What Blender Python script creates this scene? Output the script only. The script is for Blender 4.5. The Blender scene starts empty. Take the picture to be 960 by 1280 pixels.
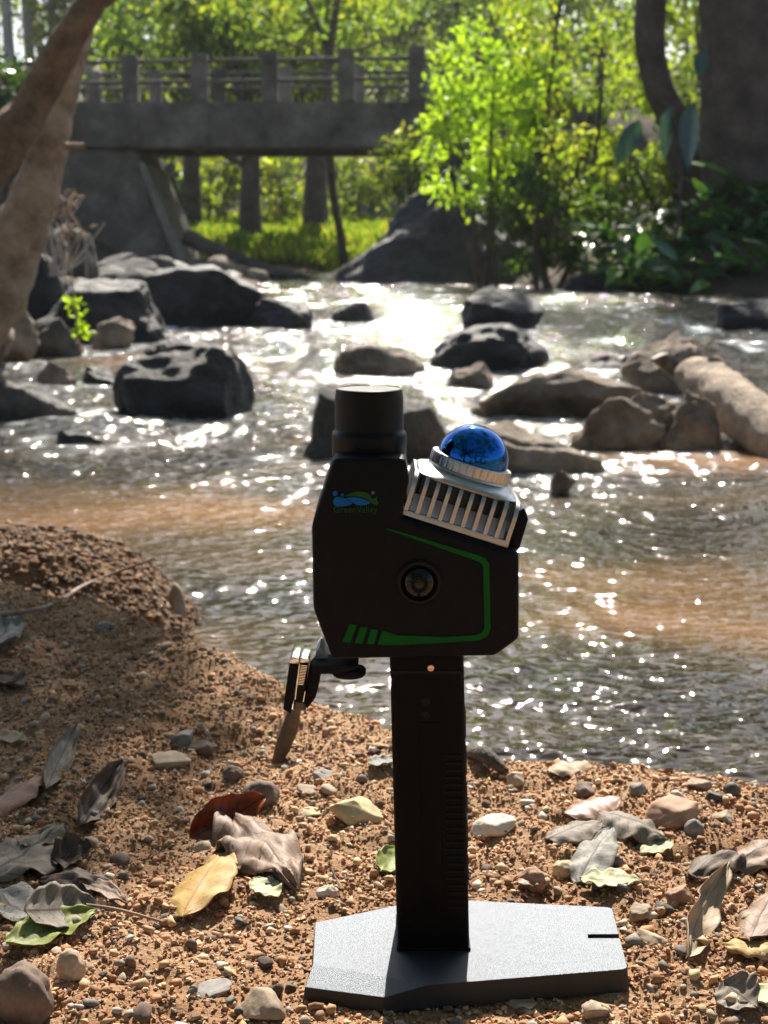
import bpy, bmesh, math, random
import numpy as np
from mathutils import Vector, Matrix, Euler

sc = bpy.context.scene
COL = sc.collection
R = math.radians

# ------------------------------------------------------------------ camera
PITCH = math.atan(340 / 1850)
CAM = Vector((0.0, -0.87, 0.45))
F = 1850.0
cam_d = bpy.data.cameras.new('camera')
cam = bpy.data.objects.new('camera', cam_d); COL.objects.link(cam)
cam.location = CAM
cam.rotation_euler = (R(90) - PITCH, 0, 0)
cam_d.sensor_fit = 'VERTICAL'; cam_d.sensor_height = 36.0; cam_d.sensor_width = 27.0
cam_d.lens = F / 1280 * 36.0
cam_d.clip_start = 0.02; cam_d.clip_end = 2000
cam_d.dof.use_dof = True
cam_d.dof.focus_distance = 0.90
cam_d.dof.aperture_fstop = 17.0
sc.camera = cam

# ------------------------------------------------------------------ sky, sun, exposure
SUN_EL, SUN_AZ = R(42), R(4)          # azimuth from +Y towards +X
w = bpy.data.worlds.new('World'); sc.world = w; w.use_nodes = True
nt = w.node_tree; nt.nodes.clear()
sky = nt.nodes.new('ShaderNodeTexSky'); sky.sky_type = 'NISHITA'; sky.sun_disc = False
sky.sun_elevation = SUN_EL; sky.sun_rotation = SUN_AZ
sky.air_density = 1.0; sky.dust_density = 1.5; sky.ozone_density = 1.0
bg = nt.nodes.new('ShaderNodeBackground'); bg.inputs[1].default_value = 0.07
wo = nt.nodes.new('ShaderNodeOutputWorld')
nt.links.new(sky.outputs[0], bg.inputs[0]); nt.links.new(bg.outputs[0], wo.inputs[0])
sun_d = bpy.data.lights.new('sun', 'SUN'); sun_d.energy = 5.0; sun_d.angle = R(0.53); sun_d.color = (1.0, 0.93, 0.82)
sun = bpy.data.objects.new('sun', sun_d); COL.objects.link(sun)
SUN = Vector((math.sin(SUN_AZ) * math.cos(SUN_EL), math.cos(SUN_AZ) * math.cos(SUN_EL), math.sin(SUN_EL)))
sun.rotation_euler = SUN.to_track_quat('Z', 'Y').to_euler()
sun.location = (2, 12, 10)
vs = sc.view_settings
vs.view_transform = 'Standard'; vs.look = 'None'; vs.gamma = 1; vs.use_curve_mapping = False
vs.exposure = 1.3
sc.render.engine = 'CYCLES'
cy = sc.cycles
cy.max_bounces = 5; cy.diffuse_bounces = 3; cy.glossy_bounces = 2; cy.transmission_bounces = 3
cy.volume_bounces = 0; cy.transparent_max_bounces = 8
cy.caustics_reflective = False; cy.caustics_refractive = False
cy.sample_clamp_indirect = 4.0
cy.use_denoising = True
try: cy.denoiser = 'OPENIMAGEDENOISE'
except Exception: pass

# ------------------------------------------------------------------ helpers
rng = np.random.default_rng(7)
random.seed(7)
WATER = -0.20
def ray(px, py):
    u = (640 - py) / F
    return Vector(((px - 480) / F, math.cos(PITCH) + math.sin(PITCH) * u, -math.sin(PITCH) + math.cos(PITCH) * u))
def atY(px, py, Y):
    d = ray(px, py); return CAM + d * ((Y - CAM.y) / d.y)
def atZ(px, py, z):
    d = ray(px, py); return CAM + d * ((z - CAM.z) / d.z)

_g = np.random.default_rng(3)
_perm = np.concatenate([_g.permutation(512)] * 2)
_grad = _g.normal(size=(512, 3)); _grad /= np.linalg.norm(_grad, axis=1)[:, None]
def noise3(P):
    P = np.asarray(P, float)
    i = np.floor(P).astype(int); f = P - i; i &= 511
    u = f * f * f * (f * (f * 6 - 15) + 10)
    out = 0
    for dx in (0, 1):
        wx = u[:, 0] if dx else 1 - u[:, 0]
        a = _perm[(i[:, 0] + dx) & 511]
        for dy in (0, 1):
            wy = u[:, 1] if dy else 1 - u[:, 1]
            b = _perm[(a + i[:, 1] + dy) & 511]
            for dz in (0, 1):
                wz = u[:, 2] if dz else 1 - u[:, 2]
                h = _perm[(b + i[:, 2] + dz) & 511]
                g = _grad[h]
                out = out + wx * wy * wz * (g[:, 0] * (f[:, 0] - dx) + g[:, 1] * (f[:, 1] - dy) + g[:, 2] * (f[:, 2] - dz))
    return out
def fbm(P, octv=4, gain=0.5, lac=2.03):
    s = 0; a = 1.0; P = np.asarray(P, float)
    for k in range(octv):
        s = s + a * noise3(P + 17.3 * k); a *= gain; P = P * lac
    return s
def sstep(a, b, x):
    t = np.clip((x - a) / (b - a), 0, 1); return t * t * (3 - 2 * t)

def mesh_np(name, V, Fc, smooth=True, col=None, uv=None, mat=None):
    me = bpy.data.meshes.new(name)
    V = np.ascontiguousarray(V, np.float32); Fc = np.ascontiguousarray(Fc, np.int32)
    n, k = Fc.shape
    me.vertices.add(len(V)); me.vertices.foreach_set('co', V.ravel())
    me.loops.add(n * k); me.loops.foreach_set('vertex_index', Fc.ravel())
    me.polygons.add(n); me.polygons.foreach_set('loop_start', np.arange(0, n * k, k, dtype=np.int32))
    try: me.polygons.foreach_set('loop_total', np.full(n, k, np.int32))
    except Exception: pass
    me.polygons.foreach_set('use_smooth', np.full(n, bool(smooth)))
    if col is not None:
        at = me.color_attributes.new('Col', 'FLOAT_COLOR', 'POINT')
        c = np.ones((len(V), 4), np.float32); c[:, :3] = col
        at.data.foreach_set('color', c.ravel())
    if uv is not None:
        l = me.uv_layers.new(name='UVMap')
        l.data.foreach_set('uv', np.ascontiguousarray(uv[Fc.ravel()], np.float32).ravel())
    me.update(calc_edges=True); me.validate()
    if mat: me.materials.append(mat)
    return me
def link(name, me, parent=None, mat=None):
    o = bpy.data.objects.new(name, me); COL.objects.link(o)
    if parent is not None: o.parent = parent
    if mat is not None: me.materials.clear(); me.materials.append(mat)
    return o
def tag(o, label, cat=None, group=None, kind=None):
    if label: o['label'] = label
    if cat: o['category'] = cat
    if group: o['group'] = group
    if kind: o['kind'] = kind
    return o
def thing(name, label, cat, loc=(0, 0, 0), rz=0.0, group=None):
    o = bpy.data.objects.new(name, None); COL.objects.link(o)
    o.empty_display_size = 0.05
    o.location = loc; o.rotation_euler = (0, 0, rz)
    return tag(o, label, cat, group)
def from_bm(bm, name, mat=None, parent=None, smooth=False, angle=None):
    me = bpy.data.meshes.new(name); bm.normal_update(); bm.to_mesh(me); bm.free()
    if smooth:
        for p in me.polygons: p.use_smooth = True
        if angle is not None:
            try: me.set_sharp_from_angle(angle=R(angle))
            except Exception: pass
    if mat: me.materials.append(mat)
    o = bpy.data.objects.new(name, me); COL.objects.link(o)
    if parent is not None: o.parent = parent
    return o
def prism_bm(poly, y0, y1, bev=0, seg=2):
    """poly: list of (x,z) -> solid between y0 and y1"""
    bm = bmesh.new()
    a = [bm.verts.new((x, y0, z)) for x, z in poly]
    b = [bm.verts.new((x, y1, z)) for x, z in poly]
    bm.faces.new(a); bm.faces.new(list(reversed(b)))
    n = len(poly)
    for i in range(n): bm.faces.new((a[(i + 1) % n], a[i], b[i], b[(i + 1) % n]))
    bmesh.ops.recalc_face_normals(bm, faces=bm.faces)
    if bev: bmesh.ops.bevel(bm, geom=list(bm.edges), offset=bev, segments=seg, profile=0.6, affect='EDGES', clamp_overlap=True)
    return bm
def box_bm(x0, x1, y0, y1, z0, z1, bev=0, seg=2):
    return prism_bm([(x0, z0), (x1, z0), (x1, z1), (x0, z1)], y0, y1, bev, seg)
def lathe_bm(prof, seg=48, center=(0, 0, 0), axis='Z'):
    bm = bmesh.new(); rings = []
    for r, h in prof:
        ring = []
        for k in range(seg):
            a = 2 * math.pi * k / seg
            if axis == 'Z': p = (center[0] + r * math.cos(a), center[1] + r * math.sin(a), center[2] + h)
            else: p = (center[0] + r * math.cos(a), center[1] + h, center[2] + r * math.sin(a))
            ring.append(bm.verts.new(p))
        rings.append(ring)
    for i in range(len(rings) - 1):
        for k in range(seg):
            bm.faces.new((rings[i][k], rings[i][(k + 1) % seg], rings[i + 1][(k + 1) % seg], rings[i + 1][k]))
    bm.faces.new(rings[0]); bm.faces.new(rings[-1])
    bmesh.ops.recalc_face_normals(bm, faces=bm.faces)
    return bm
def tube_np(path, rad, seg=12, rough=0.0, freq=6.0):
    """tapered tube along path (list of Vectors) with catmull resampling"""
    P = np.array([tuple(p) for p in path], float); r = np.array(rad, float)
    n = max(2, (len(P) - 1) * 8); t = np.linspace(0, len(P) - 1, n)
    Q = []; Rr = np.interp(t, np.arange(len(P)), r)
    for x in t:
        i = min(int(x), len(P) - 2); f = x - i
        p0 = P[max(i - 1, 0)]; p1 = P[i]; p2 = P[i + 1]; p3 = P[min(i + 2, len(P) - 1)]
        Q.append(0.5 * ((2 * p1) + (-p0 + p2) * f + (2 * p0 - 5 * p1 + 4 * p2 - p3) * f * f + (-p0 + 3 * p1 - 3 * p2 + p3) * f ** 3))
    Q = np.array(Q); T = np.gradient(Q, axis=0); T /= np.linalg.norm(T, axis=1)[:, None] + 1e-9
    ref = np.array([0.31, 0.87, 0.2]) if abs(T[0][2]) > 0.5 else np.array([0.1, 0.1, 1.0])
    A = np.cross(T, ref); A /= np.linalg.norm(A, axis=1)[:, None] + 1e-9; B = np.cross(T, A)
    th = np.linspace(0, 2 * np.pi, seg, endpoint=False)
    V = Q[:, None, :] + Rr[:, None, None] * (np.cos(th)[None, :, None] * A[:, None, :] + np.sin(th)[None, :, None] * B[:, None, :])
    V = V.reshape(-1, 3)
    if rough:
        N = (V - np.repeat(Q, seg, 0)); N /= np.linalg.norm(N, axis=1)[:, None] + 1e-9
        V = V + N * (fbm(V * freq, 3) * rough)[:, None] * np.repeat(Rr, seg)[:, None]
    i = np.arange(n - 1)[:, None] * seg; k = np.arange(seg)[None, :]; k2 = (k + 1) % seg
    Fc = np.stack([i + k, i + k2, i + seg + k2, i + seg + k], -1).reshape(-1, 4)
    # caps
    V = np.vstack([V, Q[0], Q[-1]]); c0 = len(V) - 2; c1 = len(V) - 1
    kk = np.arange(seg)
    cap0 = np.stack([np.full(seg, c0), (kk + 1) % seg, kk, kk], -1)
    base = (n - 1) * seg
    cap1 = np.stack([np.full(seg, c1), base + kk, base + (kk + 1) % seg, base + (kk + 1) % seg], -1)
    return V, Fc, (cap0, cap1)
def tubes_mesh(name, tubes, mat, seg=12, rough=0.0, freq=6.0):
    Vs, Fs, off = [], [], 0
    for path, rad in tubes:
        V, Fc, _ = tube_np(path, rad, seg, rough, freq)
        Vs.append(V[:-2]); Fs.append(Fc + off); off += len(V) - 2
    return mesh_np(name, np.vstack(Vs), np.vstack(Fs), True, mat=mat)

# ------------------------------------------------------------------ materials
def new_mat(name):
    m = bpy.data.materials.new(name); m.use_nodes = True
    return m, m.node_tree, m.node_tree.nodes['Principled BSDF']
def N(nt, t, **kw):
    n = nt.nodes.new(t)
    for k, v in kw.items():
        if k.startswith('i_'): n.inputs[k[2:].replace('_', ' ')].default_value = v
        else: setattr(n, k, v)
    return n
def ramp(nt, stops, interp='LINEAR'):
    r = nt.nodes.new('ShaderNodeValToRGB'); r.color_ramp.interpolation = interp
    e = r.color_ramp.elements
    while len(e) < len(stops): e.new(0.5)
    for k, (p, c) in enumerate(stops): e[k].position = p; e[k].color = (*c, 1)
    return r
def plain(name, base, rough=0.5, metal=0.0, bump=0, bscale=800, spec=0.5, var=0.0, vscale=60, coat=0):
    m, nt, b = new_mat(name)
    b.inputs['Base Color'].default_value = (*base, 1); b.inputs['Roughness'].default_value = rough
    b.inputs['Metallic'].default_value = metal; b.inputs['Specular IOR Level'].default_value = spec
    b.inputs['Coat Weight'].default_value = coat
    tc = N(nt, 'ShaderNodeTexCoord')
    if var:
        nz = N(nt, 'ShaderNodeTexNoise', i_Scale=vscale, i_Detail=6.0)
        nt.links.new(tc.outputs['Object'], nz.inputs['Vector'])
        r = ramp(nt, [(0.3, tuple(c * (1 - var) for c in base)), (0.7, tuple(min(1, c * (1 + var)) for c in base))])
        nt.links.new(nz.outputs['Fac'], r.inputs['Fac']); nt.links.new(r.outputs['Color'], b.inputs['Base Color'])
        rr = N(nt, 'ShaderNodeMapRange'); rr.inputs[3].default_value = max(0.02, rough - 0.08); rr.inputs[4].default_value = rough + 0.08
        nt.links.new(nz.outputs['Fac'], rr.inputs[0]); nt.links.new(rr.outputs[0], b.inputs['Roughness'])
    if bump:
        nz = N(nt, 'ShaderNodeTexNoise', i_Scale=bscale, i_Detail=4.0)
        nt.links.new(tc.outputs['Object'], nz.inputs['Vector'])
        bp = N(nt, 'ShaderNodeBump', i_Strength=bump, i_Distance=0.002)
        nt.links.new(nz.outputs['Fac'], bp.inputs['Height']); nt.links.new(bp.outputs[0], b.inputs['Normal'])
    return m
def rocky(name, c1, c2, c3, scale=6.0, rough=0.75, bump=0.5, dist=0.02, rnd=0.0, coord='Object'):
    m, nt, b = new_mat(name)
    tc = N(nt, 'ShaderNodeTexCoord')
    n1 = N(nt, 'ShaderNodeTexNoise', i_Scale=scale, i_Detail=9.0, i_Roughness=0.65)
    n2 = N(nt, 'ShaderNodeTexNoise', i_Scale=scale * 7, i_Detail=6.0, i_Roughness=0.7)
    nt.links.new(tc.outputs[coord], n1.inputs['Vector']); nt.links.new(tc.outputs[coord], n2.inputs['Vector'])
    r = ramp(nt, [(0.3, c1), (0.52, c2), (0.75, c3)])
    nt.links.new(n1.outputs['Fac'], r.inputs['Fac'])
    mx = N(nt, 'ShaderNodeMix', data_type='RGBA', blend_type='OVERLAY'); mx.inputs[0].default_value = 0.55
    nt.links.new(r.outputs['Color'], mx.inputs[6]); nt.links.new(n2.outputs['Color'], mx.inputs[7])
    hsv = N(nt, 'ShaderNodeHueSaturation'); hsv.inputs['Saturation'].default_value = 0.85
    nt.links.new(mx.outputs[2], hsv.inputs['Color'])
    if rnd:
        oi = N(nt, 'ShaderNodeObjectInfo')
        mr = N(nt, 'ShaderNodeMapRange'); mr.inputs[3].default_value = 1 - rnd; mr.inputs[4].default_value = 1 + rnd
        nt.links.new(oi.outputs['Random'], mr.inputs[0]); nt.links.new(mr.outputs[0], hsv.inputs['Value'])
    nt.links.new(hsv.outputs[0], b.inputs['Base Color'])
    b.inputs['Roughness'].default_value = rough
    bp = N(nt, 'ShaderNodeBump', i_Strength=bump, i_Distance=dist)
    ad = N(nt, 'ShaderNodeMath', operation='MULTIPLY_ADD'); ad.inputs[1].default_value = 0.35
    nt.links.new(n2.outputs['Fac'], ad.inputs[0]); nt.links.new(n1.outputs['Fac'], ad.inputs[2])
    nt.links.new(ad.outputs[0], bp.inputs['Height']); nt.links.new(bp.outputs[0], b.inputs['Normal'])
    return m
def attr_mat(name, rough=0.85, bump=0.0, bscale=400, spec=0.3, dist=0.002, var=0.0):
    m, nt, b = new_mat(name)
    a = N(nt, 'ShaderNodeVertexColor'); a.layer_name = 'Col'
    b.inputs['Roughness'].default_value = rough; b.inputs['Specular IOR Level'].default_value = spec
    tc = N(nt, 'ShaderNodeTexCoord')
    nz = N(nt, 'ShaderNodeTexNoise', i_Scale=bscale, i_Detail=5.0, i_Roughness=0.7)
    nt.links.new(tc.outputs['Object'], nz.inputs['Vector'])
    src = a.outputs[0]
    if var:
        mx = N(nt, 'ShaderNodeMix', data_type='RGBA', blend_type='OVERLAY'); mx.inputs[0].default_value = var
        nt.links.new(src, mx.inputs[6]); nt.links.new(nz.outputs['Fac'], mx.inputs[7]); src = mx.outputs[2]
    nt.links.new(src, b.inputs['Base Color'])
    if bump:
        bp = N(nt, 'ShaderNodeBump', i_Strength=bump, i_Distance=dist)
        nt.links.new(nz.outputs['Fac'], bp.inputs['Height']); nt.links.new(bp.outputs[0], b.inputs['Normal'])
    return m
def foliage_mat(name, trans=0.5, rough=0.45, tint=(1.5, 1.45, 0.5), spec=0.4):
    m, nt, b = new_mat(name)
    a = N(nt, 'ShaderNodeVertexColor'); a.layer_name = 'Col'
    nt.links.new(a.outputs[0], b.inputs['Base Color'])
    b.inputs['Roughness'].default_value = rough; b.inputs['Specular IOR Level'].default_value = spec
    mul = N(nt, 'ShaderNodeMix', data_type='RGBA', blend_type='MULTIPLY'); mul.inputs[0].default_value = 1
    mul.inputs[7].default_value = (*tint, 1)
    nt.links.new(a.outputs[0], mul.inputs[6])
    tr = N(nt, 'ShaderNodeBsdfTranslucent'); nt.links.new(mul.outputs[2], tr.inputs[0])
    ms = N(nt, 'ShaderNodeMixShader'); ms.inputs[0].default_value = trans
    nt.links.new(b.outputs[0], ms.inputs[1]); nt.links.new(tr.outputs[0], ms.inputs[2])
    nt.links.new(ms.outputs[0], nt.nodes['Material Output'].inputs['Surface'])
    return m
def dry_leaf_mat(name, c1, c2, vein, veins=9, spots=0.4, rough=0.6, trans=0.15):
    m, nt, b = new_mat(name)
    uv = N(nt, 'ShaderNodeUVMap'); sx = N(nt, 'ShaderNodeSeparateXYZ'); nt.links.new(uv.outputs[0], sx.inputs[0])
    tc = N(nt, 'ShaderNodeTexCoord')
    n1 = N(nt, 'ShaderNodeTexNoise', i_Scale=55.0, i_Detail=7.0, i_Roughness=0.65)
    n2 = N(nt, 'ShaderNodeTexNoise', i_Scale=480.0, i_Detail=3.0)
    for n in (n1, n2): nt.links.new(tc.outputs['Object'], n.inputs['Vector'])
    r = ramp(nt, [(0.32, c1), (0.68, c2)]); nt.links.new(n1.outputs['Fac'], r.inputs['Fac'])
    sp = ramp(nt, [(0.30, (0.25, 0.2, 0.16)), (0.30 + 0.12 * spots, (1, 1, 1))]); nt.links.new(n2.outputs['Fac'], sp.inputs['Fac'])
    mu = N(nt, 'ShaderNodeMix', data_type='RGBA', blend_type='MULTIPLY'); mu.inputs[0].default_value = 0.85
    nt.links.new(r.outputs[0], mu.inputs[6]); nt.links.new(sp.outputs[0], mu.inputs[7])
    # veins: v in [0,1], centre 0.5
    def M(op, a, bb=None):
        n = N(nt, 'ShaderNodeMath', operation=op)
        for i, q in enumerate((a, bb)):
            if q is None: continue
            if isinstance(q, (int, float)): n.inputs[i].default_value = q
            else: nt.links.new(q, n.inputs[i])
        return n.outputs[0]
    av = M('ABSOLUTE', M('SUBTRACT', sx.outputs[1], 0.5))
    mid = M('LESS_THAN', av, 0.022)
    ph = M('FRACT', M('SUBTRACT', M('MULTIPLY', sx.outputs[0], veins), M('MULTIPLY', av, 3.6)))
    side = M('LESS_THAN', M('ABSOLUTE', M('SUBTRACT', ph, 0.5)), 0.055)
    vn = M('MAXIMUM', mid, M('MULTIPLY', side, 0.55))
    mv = N(nt, 'ShaderNodeMix', data_type='RGBA'); nt.links.new(vn, mv.inputs[0])
    nt.links.new(mu.outputs[2], mv.inputs[6]); mv.inputs[7].default_value = (*vein, 1)
    nt.links.new(mv.outputs[2], b.inputs['Base Color'])
    b.inputs['Roughness'].default_value = rough; b.inputs['Specular IOR Level'].default_value = 0.3
    hh = M('ADD', M('MULTIPLY', vn, -0.6), M('MULTIPLY', n1.outputs['Fac'], 0.8))
    bp = N(nt, 'ShaderNodeBump', i_Strength=0.5, i_Distance=0.0012); nt.links.new(hh, bp.inputs['Height'])
    nt.links.new(bp.outputs[0], b.inputs['Normal'])
    tr = N(nt, 'ShaderNodeBsdfTranslucent'); nt.links.new(mv.outputs[2], tr.inputs[0])
    ms = N(nt, 'ShaderNodeMixShader'); ms.inputs[0].default_value = trans
    nt.links.new(b.outputs[0], ms.inputs[1]); nt.links.new(tr.outputs[0], ms.inputs[2])
    nt.links.new(ms.outputs[0], nt.nodes['Material Output'].inputs['Surface'])
    return m

M_black = plain('black_plastic', (0.0052, 0.0062, 0.0082), 0.52, spec=0.10, bump=0.12, bscale=2600, var=0.15, vscale=90)
M_cap = plain('satin_black', (0.0050, 0.0044, 0.0042), 0.36, spec=0.16, bump=0.05, bscale=3000, var=0.2, vscale=60)
M_handle = plain('handle_black', (0.0030, 0.0030, 0.0036), 0.5, spec=0.10, bump=0.15, bscale=3000, var=0.2, vscale=70)
M_rubber = plain('rubber_black', (0.0045, 0.0045, 0.0045), 0.75, spec=0.2, bump=0.2, bscale=1500)
M_alu = plain('cast_aluminium', (0.43, 0.425, 0.42), 0.34, metal=1.0, bump=0.12, bscale=2500, var=0.08, vscale=200)
M_sunlit_ledge = plain('sunlit_ledge_grey', (0.75, 0.78, 0.84), 0.5, metal=0.0)  # near-white tone stands for sun reflected inside the sensor slots
M_core = plain('sensor_core', (0.012, 0.010, 0.010), 0.35)
M_chrome = plain('chrome', (0.85, 0.85, 0.85), 0.12, metal=1.0)
M_green = plain('green_paint', (0.005, 0.085, 0.011), 0.5, spec=0.08, var=0.15, vscale=80)
M_green2 = plain('logo_green', (0.015, 0.075, 0.014), 0.5, spec=0.08)
M_blue = plain('logo_blue', (0.005, 0.10, 0.33), 0.5, spec=0.08)
M_greydot = plain('logo_dot', (0.05, 0.11, 0.08), 0.45)
M_glass = plain('lens_glass', (0.003, 0.003, 0.006), 0.05, spec=0.35)
M_screw = plain('brass_screw', (0.75, 0.55, 0.40), 0.3, metal=1.0)
M_grey = plain('grey_plastic', (0.30, 0.32, 0.35), 0.5, var=0.1)
M_plate = plain('anodised_plate', (0.098, 0.106, 0.120), 0.47, metal=1.0, bump=0.35, bscale=2200, var=0.1, vscale=400)
M_plate_edge = plain('plate_edge', (0.03, 0.028, 0.027), 0.45, metal=0.5, bump=0.3, bscale=2200)
m, nt_, b_ = new_mat('dome_glass')
b_.inputs['Base Color'].default_value = (0.014, 0.105, 0.38, 1); b_.inputs['Metallic'].default_value = 1.0
b_.inputs['Roughness'].default_value = 0.06
M_dome = m

M_sand = attr_mat('coarse_sand', rough=0.9, bump=0.9, bscale=420, dist=0.004, var=0.75)
M_grain = attr_mat('sand_grains', rough=0.8, bump=0.3, bscale=900, dist=0.001, var=0.4)

# ------------------------------------------------------------------ ground heights
_cx = np.array([-3.0, -1.2, -0.5, -0.3, -0.165, 0.0, 0.1, 0.25, 0.40, 1.0, 3.0])
_cyv = np.array([1.5, 1.25, 1.00, 0.83, 0.65, 0.44, 0.375, 0.315, 0.26, 0.15, 0.1])
def sand_h(x, y, fine=True):
    x = np.asarray(x, float); y = np.asarray(y, float)
    yc = np.interp(x, _cx, _cyv)
    P = np.stack([x, y, np.zeros_like(x)], -1)
    yc = yc + 0.03 * fbm(P * 6 + 3, 2)
    d = y - yc
    z = -0.30 * sstep(-0.02, 0.46, d) - 0.12 * sstep(0.3, 0.9, d)
    z = z + 0.012 * np.exp(-(d / 0.08) ** 2) * sstep(0.0, -0.25, x)         # little berm on the left
    # spit of wet sand
    m = np.exp(-(np.abs((x + 0.66) / 0.36) ** 3)) * np.exp(-(np.abs((y - 1.58) / 0.30) ** 3))
    z = np.maximum(z, -0.46 + 0.42 * m ** 0.6)
    # left litter hollow, right gentle rise
    z = z - 0.018 * np.exp(-((x + 0.13) / 0.07) ** 2 - ((y - 0.42) / 0.09) ** 2)
    z = z + 0.006 * sstep(0.12, 0.4, x) * sstep(-0.3, 0.3, y) * (d < 0) * sstep(0, -0.12, d)
    amp = 1 - 0.9 * np.exp(-((x - 0.03) / 0.13) ** 4 - ((y + 0.0) / 0.075) ** 4)
    z = z + amp * 0.010 * fbm(P * 9, 3)
    if fine: z = z + amp * (0.0090 * fbm(P * 32 + 5, 4) + 0.0040 * np.abs(fbm(P * 120 + 9, 2)))
    z = z - 0.004 * (1 - amp)
    return z
def sand_z(x, y): return float(sand_h(np.array([x]), np.array([y]))[0])
def on_sand(px, py):
    z = 0.0
    for _ in range(12):
        p = atZ(px, py, z); z = 0.5 * z + 0.5 * sand_z(p.x, p.y)
    return Vector((p.x, p.y, sand_z(p.x, p.y)))

def sand_col(x, y, z):
    P = np.stack([x, y, np.zeros_like(x)], -1)
    t = np.clip(0.5 + 0.9 * fbm(P * 7 + 1, 4), 0, 1)[:, None]
    a = np.array([0.33, 0.176, 0.087]); b = np.array([0.45, 0.28, 0.163])
    c = a * (1 - t) + b * t
    damp_shade = sstep(-0.03, -0.16, z)[:, None]                                  # wet sand next to the water
    damp_shade = np.maximum(damp_shade, 0.30 * (sstep(-0.02, -0.22, x) * sstep(0.25, 0.6, y))[:, None])  # left bank tone lowered to stand for tree shade
    damp_shade = np.maximum(damp_shade, 0.7 * sstep(1.02, 1.2, y)[:, None])  # spit tone lowered for shade as well as wetness
    return c * (1 - 0.6 * damp_shade)

# fine sandy bank
def bank_part(x0, x1, nx, y0, y1, ny):
    X, Y = np.meshgrid(np.linspace(x0, x1, nx), np.linspace(y0, y1, ny))
    x, y = X.ravel(), Y.ravel(); z = sand_h(x, y)
    i = (np.arange(ny - 1)[:, None] * nx + np.arange(nx - 1)[None, :]).ravel()
    return np.stack([x, y, z], -1), np.stack([i, i + 1, i + nx + 1, i + nx], -1)
# non-uniform axes so that one sheet serves near and far
ax = np.concatenate([np.linspace(-1.8, -1.0, 30, endpoint=False), np.linspace(-1.0, -0.6, 90, endpoint=False), np.linspace(-0.6, 0.45, 330, endpoint=False), np.linspace(0.45, 1.8, 60)])
ay = np.concatenate([np.linspace(-1.6, -0.14, 60, endpoint=False), np.linspace(-0.14, 1.05, 340, endpoint=False), np.linspace(1.05, 1.9, 190, endpoint=False), np.linspace(1.9, 2.2, 20)])
X, Y = np.meshgrid(ax, ay); x, y = X.ravel(), Y.ravel(); z = sand_h(x, y)
nx, ny = len(ax), len(ay)
i = (np.arange(ny - 1)[:, None] * nx + np.arange(nx - 1)[None, :]).ravel()
me = mesh_np('sandy_bank', np.stack([x, y, z], -1), np.stack([i, i + 1, i + nx + 1, i + nx], -1), True, col=sand_col(x, y, z), mat=M_sand)
tag(link('sandy_bank', me), 'crumbly orange brown sand and gravel of the stream bank', kind='structure')

# wide terrain with the stream channel
def xl(y): return np.interp(y, [-10, 0, 2, 5, 8, 13, 20, 25, 26.5, 27.5, 29, 40, 60], [-6, -3.0, -1.7, -1.9, -2.15, -2.0, -1.9, -1.85, -1.8, -1.65, -1.5, 2, 9])
def xr(y): return np.interp(y, [-10, 0, 6, 12, 15, 17.0, 18.5, 22, 25, 26.5, 27.5, 29, 40, 60], [8, 8, 7.5, 7.2, 6.2, 4.6, 2.7, 1.9, 1.0, -0.4, -1.0, -0.9, 4, 12])
def terr_h(x, y):
    x = np.asarray(x, float); y = np.asarray(y, float)
    P = np.stack([x, y, np.zeros_like(x)], -1)
    bl = xl(y) - x; br = x - xr(y)
    b = np.maximum(bl, br)
    h = -0.55 + 0.42 * sstep(-0.5, 0.15, b) + np.where(bl > br, 0.14 - 0.09 * sstep(19, 24, y), 0.28) * np.clip(b, 0, 4) + 0.03 * np.clip(b - 4, 0, 60)
    far = sstep(27.5, 30, y)
    hf = -0.16 + 0.085 * np.clip(y - 29.5, 0, 16) + 0.13 * np.clip(y - 45.5, 0, 200) + 0.02 * np.abs(x)
    hb = np.where(b > 0, np.minimum(h, 0.9), h)
    h = h * (1 - far) + np.where(b < 0.0, np.minimum(hb, hf), hf) * far
    # earth shoulders beside the bridge openings
    h = h + 1.2 * np.exp(-((x - 1.2) / 0.9) ** 2 - ((y - 27.6) / 1.4) ** 2)
    h = h + 1.6 * sstep(-4.2, -7, x) * sstep(22, 27, y) * sstep(34, 30, y) + 1.8 * sstep(2.2, 4.5, x) * sstep(23, 27, y) * sstep(34, 30, y)
    h = h + (0.10 * fbm(P * 0.9, 4) + 0.03 * fbm(P * 4, 3)) * sstep(-0.3, 0.4, b) + 0.6 * fbm(P * 0.06, 3) * sstep(40, 60, y)
    near = sstep(3.2, 2.0, y) * sstep(2.6, 1.7, np.abs(x))
    hs = sand_h(x, y, False) - 0.04
    h = h * (1 - near) + hs * near
    # the near side of the stream behind the camera
    back = sstep(0.3, -0.8, y) * (1 - near)
    h = h * (1 - back) + 0.02 * back + 0.05 * back * fbm(P * 1.3, 3)
    return h
ax = np.concatenate([np.linspace(-160, -12, 40, endpoint=False), np.linspace(-12, 12, 160, endpoint=False), np.linspace(12, 160, 40)])
ay = np.concatenate([np.linspace(-60, -2, 30, endpoint=False), np.linspace(-2, 34, 260, endpoint=False), np.linspace(34, 260, 80)])
X, Y = np.meshgrid(ax, ay); x, y = X.ravel(), Y.ravel(); z = terr_h(x, y)
nx, ny = len(ax), len(ay)
i = (np.arange(ny - 1)[:, None] * nx + np.arange(nx - 1)[None, :]).ravel()
P = np.stack([x, y, np.zeros_like(x)], -1)
t = np.clip(0.5 + fbm(P * 0.7, 4), 0, 1)[:, None]
c = np.array([0.04, 0.030, 0.020]) * (1 - t) + np.array([0.11, 0.078, 0.05]) * t
nearc = sstep(4, 1, y)[:, None]
c = c * (1 - nearc) + np.array([0.30, 0.18, 0.10]) * nearc
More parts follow.
